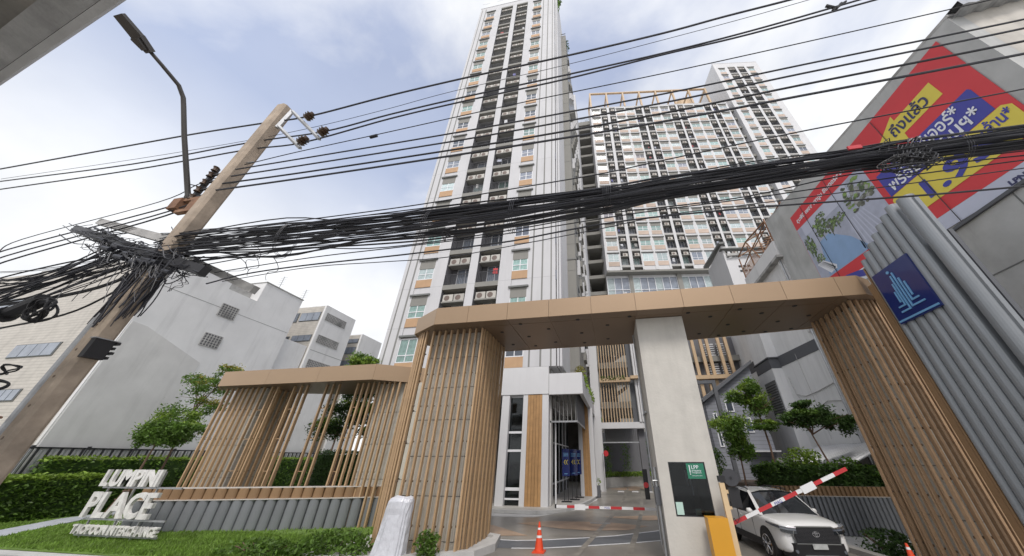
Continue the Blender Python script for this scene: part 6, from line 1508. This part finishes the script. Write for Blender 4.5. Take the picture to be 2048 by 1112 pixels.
# ------------------------------------------------------------------ concrete slab edge overhead (footbridge)
FB = thing('footbridge_slab', 'rough concrete edge of an overhead slab in the top left corner', 'overhead slab', (-12, -2, 7))
def edge(off, z0, z1, d):
    p, q = Vector((-4.0, 0.334)), Vector((-26, 3.3)); dd = (q - p).normalized(); nn = Vector((dd.y, -dd.x))
    if nn.y > 0: nn = -nn
    a, b = p + nn * off, q + nn * off; c, e = b + nn * d, a + nn * d
    return MB().hexa([(a.x, a.y, z0), (e.x, e.y, z0), (c.x, c.y, z0), (b.x, b.y, z0), (a.x, a.y, z1), (e.x, e.y, z1), (c.x, c.y, z1), (b.x, b.y, z1)])
part('edge_strip', edge(0.0, 7.0, 7.5, 0.07), conc_l, FB)
part('edge_beam', edge(0.075, 7.03, 7.5, 0.22), conc, FB)
part('soffit', edge(0.30, 7.08, 7.5, 9.0), mat('bridge_soffit', (0.25, 0.235, 0.205), 0.9, var=0.35, scale=1.4, bump=0.4, bscale=6, col2=(0.20, 0.12, 0.075), c2pos=(0.5, 0.62)), FB)

# ================================================================== WHITE CAR
CAR_R = R(5.5)
CAR = thing('parked_car', 'white compact SUV with black grille waiting behind the raised boom', 'car', (5.02, 14.25, 0.0), CAR_R)
def loft(st, close=True):
    """st: (y, [(x, z) half ring from bottom centre outwards to top centre])"""
    vs = []; n = None
    for y, half in st:
        ring = [(x, z) for x, z in half] + [(-x, z) for x, z in reversed(half) if x > 1e-4]
        n = len(ring); vs += [(x, y, z) for x, z in ring]
    fs = [(i * n + k, (i + 1) * n + k, (i + 1) * n + (k + 1) % n, i * n + (k + 1) % n) for i in range(len(st) - 1) for k in range(n)]
    if close: fs += [tuple(range(n)), tuple(range((len(st) - 1) * n + n - 1, (len(st) - 1) * n - 1, -1))]
    return MB().add(vs, fs)
def ring(w, zb, zs, zt, wt=None, crown=0.02):
    wt = wt if wt is not None else w * 0.86
    return [(0, zb), (w * 0.9, zb), (w, zb + 0.10), (w * 1.0, (zb + zs) / 2), (w * 0.985, zs - 0.06), (w * 0.95, zs), (wt, zt - 0.01), (wt * 0.5, zt + crown), (0, zt + crown * 1.3)]
body = loft([(-2.19, ring(0.64, 0.33, 0.80, 0.86)), (-2.14, ring(0.79, 0.27, 0.85, 0.915)), (-2.0, ring(0.88, 0.24, 0.905, 0.97)), (-1.75, ring(0.92, 0.24, 0.945, 1.01)), (-1.4, ring(0.925, 0.24, 0.975, 1.045)),
             (-1.05, ring(0.925, 0.24, 0.995, 1.05)), (-0.8, ring(0.925, 0.24, 1.0, 1.03)), (0.4, ring(0.92, 0.24, 0.99, 1.01)), (1.4, ring(0.92, 0.24, 1.01, 1.03)), (1.9, ring(0.90, 0.28, 1.02, 1.04)), (2.15, ring(0.82, 0.36, 1.0, 1.02)), (2.24, ring(0.70, 0.42, 0.92, 0.95))])
bd = part('body', body, car_paint, CAR, local=True, smooth=True)
md = bd.modifiers.new('sub', 'SUBSURF'); md.levels = 2; md.render_levels = 2
cabin = loft([(-1.22, [(0, 0.98), (0.80, 0.96), (0.84, 1.0), (0.80, 1.035), (0.4, 1.065), (0, 1.075)]), (-0.36, [(0, 0.98), (0.86, 0.96), (0.88, 1.0), (0.68, 1.53), (0.38, 1.58), (0, 1.59)]),
              (0.3, [(0, 0.98), (0.87, 0.96), (0.885, 1.0), (0.70, 1.57), (0.38, 1.615), (0, 1.625)]), (1.2, [(0, 0.98), (0.86, 0.96), (0.87, 1.02), (0.66, 1.55), (0.36, 1.60), (0, 1.61)]), (1.75, [(0, 0.98), (0.82, 0.98), (0.83, 1.03), (0.62, 1.47), (0.34, 1.51), (0, 1.52)]), (2.1, [(0, 0.98), (0.74, 0.98), (0.75, 1.02), (0.68, 1.05), (0.3, 1.06), (0, 1.06)])])
part('glasshouse', cabin, car_glass, CAR, local=True, smooth=False)
rf = MB()
for (y0, a, z0, y1, b, z1) in ((-0.40, 0.70, 1.55, 0.3, 0.715, 1.60), (0.3, 0.715, 1.60, 1.2, 0.69, 1.568), (1.2, 0.675, 1.568, 1.75, 0.635, 1.488)):
    for s in (1, -1):
        rf.add([(s * a, y0, z0 - 0.03), (s * 0.35, y0, z0 + 0.045), (0, y0, z0 + 0.055), (0, y1, z1 + 0.055), (s * 0.35, y1, z1 + 0.045), (s * b, y1, z1 - 0.03)], [(0, 1, 4, 5), (1, 2, 3, 4)] if s < 0 else [(5, 4, 1, 0), (4, 3, 2, 1)])
part('roof', rf, car_paint, CAR, local=True, smooth=True)
for s in (1, -1):
    part('pillar', MB().hexa([(s * 0.82, -1.25, 1.02), (s * 0.885, -1.17, 1.0), (s * 0.705, -0.33, 1.555), (s * 0.66, -0.40, 1.57), (s * 0.82, -1.22, 1.05), (s * 0.90, -1.14, 1.03), (s * 0.72, -0.30, 1.585), (s * 0.67, -0.37, 1.60)]), car_paint, CAR, local=True)
    part('roof_rail', MB().tube([(s * 0.62, -0.15, 1.61), (s * 0.62, 0.1, 1.66), (s * 0.62, 1.2, 1.65), (s * 0.60, 1.5, 1.59)], 0.018, 6), black_m, CAR, local=True)
    mr = MB(); mr.tube([(s * 0.90, -0.72, 1.03), (s * 0.98, -0.74, 1.07), (s * 1.07, -0.74, 1.08)], [0.05, 0.085, 0.06], 10); part('mirror', mr, car_paint, CAR, local=True, smooth=True)
    st_ = [(0.50, -2.255), (0.72, -2.225), (0.86, -2.125), (0.945, -1.92), (0.972, -1.62)]
    zb_ = (0.79, 0.80, 0.82, 0.85, 0.89); zt2 = (0.85, 0.866, 0.888, 0.912, 0.93)
    def lamp_run(z0s, z1s, m_, par, nm, n_):
        hl = MB()
        for i in range(n_ - 1):
            (xa, ya), (xb, yb) = st_[i], st_[i + 1]
            hl.hexa([(s * xa, ya, z0s[i]), (s * xb, yb, z0s[i + 1]), (s * xb * 0.86, yb + 0.1, z0s[i + 1]), (s * xa * 0.86, ya + 0.12, z0s[i]),
                     (s * xa, ya + 0.012, z1s[i]), (s * xb, yb + 0.012, z1s[i + 1]), (s * xb * 0.86, yb + 0.1, z1s[i + 1]), (s * xa * 0.86, ya + 0.12, z1s[i])])
        return part(nm, hl, m_, par, local=True)
    h = lamp_run(zb_, zt2, lens_m, CAR, 'headlight', 5)
    lamp_run((0.72, 0.725, 0.755, 0), (0.788, 0.798, 0.818, 0), car_glass, h, 'headlight_bezel', 3)
    part('light_strip', MB().tube([(s * x_, y_ - 0.004, z_ + 0.004) for (x_, y_), z_ in zip(st_, zt2)], 0.011, 6), chrome, h, local=True)
    for wy in (-1.33, 1.31):
        part('wheel_arch', MB().tube([(s * 0.80, wy, 0.36), (s * 0.935, wy, 0.36)], 0.415, 28), black_m, CAR, local=True)
        t_ = MB(); t_.tube([(s * 0.72, wy, 0.335), (s * 0.74, wy, 0.335), (s * 0.93, wy, 0.335), (s * 0.95, wy, 0.335)], [0.30, 0.335, 0.335, 0.30], 28); wl = part('wheel', t_, black_m, CAR, local=True, smooth=False)
        rm = MB(); rm.cyl((s * 0.951, wy, 0.335), 0.055, (s, 0, 0), 0.012, 12)
        for k in range(5):
            a = k * 1.2566 + 0.3
            for da in (-0.16, 0.16):
                p0 = Vector((s * 0.956, wy + 0.04 * math.cos(a), 0.335 + 0.04 * math.sin(a))); p1 = Vector((s * 0.956, wy + 0.225 * math.cos(a + da), 0.335 + 0.225 * math.sin(a + da))); rm.tube([p0, p1], [0.018, 0.016], 5)
        rm.tube([(s * 0.956, wy + 0.235 * math.cos(b), 0.335 + 0.235 * math.sin(b)) for b in [i / 24 * 6.283 for i in range(25)]], 0.014, 5, cap=False)
        part('rim', rm, chrome, wl, local=True)
    part('side_cladding', MB().box(min(s * 0.90, s * 0.935), max(s * 0.90, s * 0.935), -0.92, 0.90, 0.24, 0.42), black_m, CAR, local=True)
    part('door_line', MB().box(min(s * 0.915, s * 0.925), max(s * 0.915, s * 0.925), -0.62, -0.61, 0.42, 0.98).box(min(s * 0.915, s * 0.925), max(s * 0.915, s * 0.925), 0.42, 0.43, 0.42, 0.98), black_m, CAR, local=True)
    part('door_handle', MB().box(min(s * 0.92, s * 0.945), max(s * 0.92, s * 0.945), 0.15, 0.34, 0.86, 0.89), car_paint, CAR, local=True)
part('bonnet_line', MB().tube([(-0.80, -1.95, 0.895), (-0.76, -1.1, 1.005), (0, -1.15, 1.055), (0.76, -1.1, 1.005), (0.80, -1.95, 0.895)], 0.006, 5), lintel_m, CAR, local=True)
gr = MB(); pts = [(-0.52, 0.83), (-0.45, 0.865), (0.45, 0.865), (0.52, 0.83), (0.60, 0.66), (0.55, 0.52), (-0.55, 0.52), (-0.60, 0.66)]
gr.prism_y(pts, -2.225, -2.05); part('grille', gr, black_m, CAR, local=True)
gm2 = MB()
for i in range(11): gm2.box(-0.53, 0.53, -2.232, -2.226, 0.54 + i * 0.028, 0.55 + i * 0.028)
part('grille_mesh', gm2, dark_metal, CAR, local=True)
fr = MB(); P = [(x * 1.03, -2.225, z + (0.012 if z > 0.6 else -0.012)) for x, z in pts]; fr.tube(P + [P[0]], 0.02, 6, cap=False); part('grille_frame', fr, lintel_m, CAR, local=True)
part('lower_bumper', MB().hexa([(-0.66, -2.20, 0.22), (0.66, -2.20, 0.22), (0.84, -1.9, 0.22), (-0.84, -1.9, 0.22), (-0.62, -2.24, 0.53), (0.62, -2.24, 0.53), (0.86, -1.97, 0.46), (-0.86, -1.97, 0.46)]), black_m, CAR, local=True)
part('skid_plate', MB().hexa([(-0.5, -2.24, 0.2), (0.5, -2.24, 0.2), (0.5, -2.1, 0.2), (-0.5, -2.1, 0.2), (-0.42, -2.26, 0.27), (0.42, -2.26, 0.27), (0.42, -2.15, 0.27), (-0.42, -2.15, 0.27)]), galv, CAR, local=True)
for s in (1, -1): part('fog_lamp', MB().cyl((s * 0.62, -2.20, 0.34), 0.04, (0, -1, 0), 0.03, 12), lens_m, CAR, local=True)
part('number_plate', MB().box(-0.19, 0.19, -2.262, -2.245, 0.40, 0.51), mat('plate_blank', (0.42, 0.43, 0.42), 0.5, var=0.3, scale=6), CAR, local=True)
bg_ = MB()
for rx, rz, zc in ((0.09, 0.058, 0.72), (0.024, 0.050, 0.722), (0.072, 0.021, 0.752)):
    bg_.tube([(rx * math.cos(b), -2.238, zc + rz * math.sin(b)) for b in [i / 20 * 6.283 for i in range(21)]], 0.007, 5, cap=False)
part('badge', bg_, chrome, CAR, local=True)
part('interior_mirror', MB().box(-0.12, 0.12, -0.42, -0.40, 1.42, 1.48), black_m, CAR, local=True)
part('wiper', MB().tube([(-0.7, -1.16, 1.03), (-0.1, -1.02, 1.10)], 0.01, 4).tube([(0.0, -1.16, 1.05), (0.6, -1.02, 1.09)], 0.01, 4), black_m, CAR, local=True)
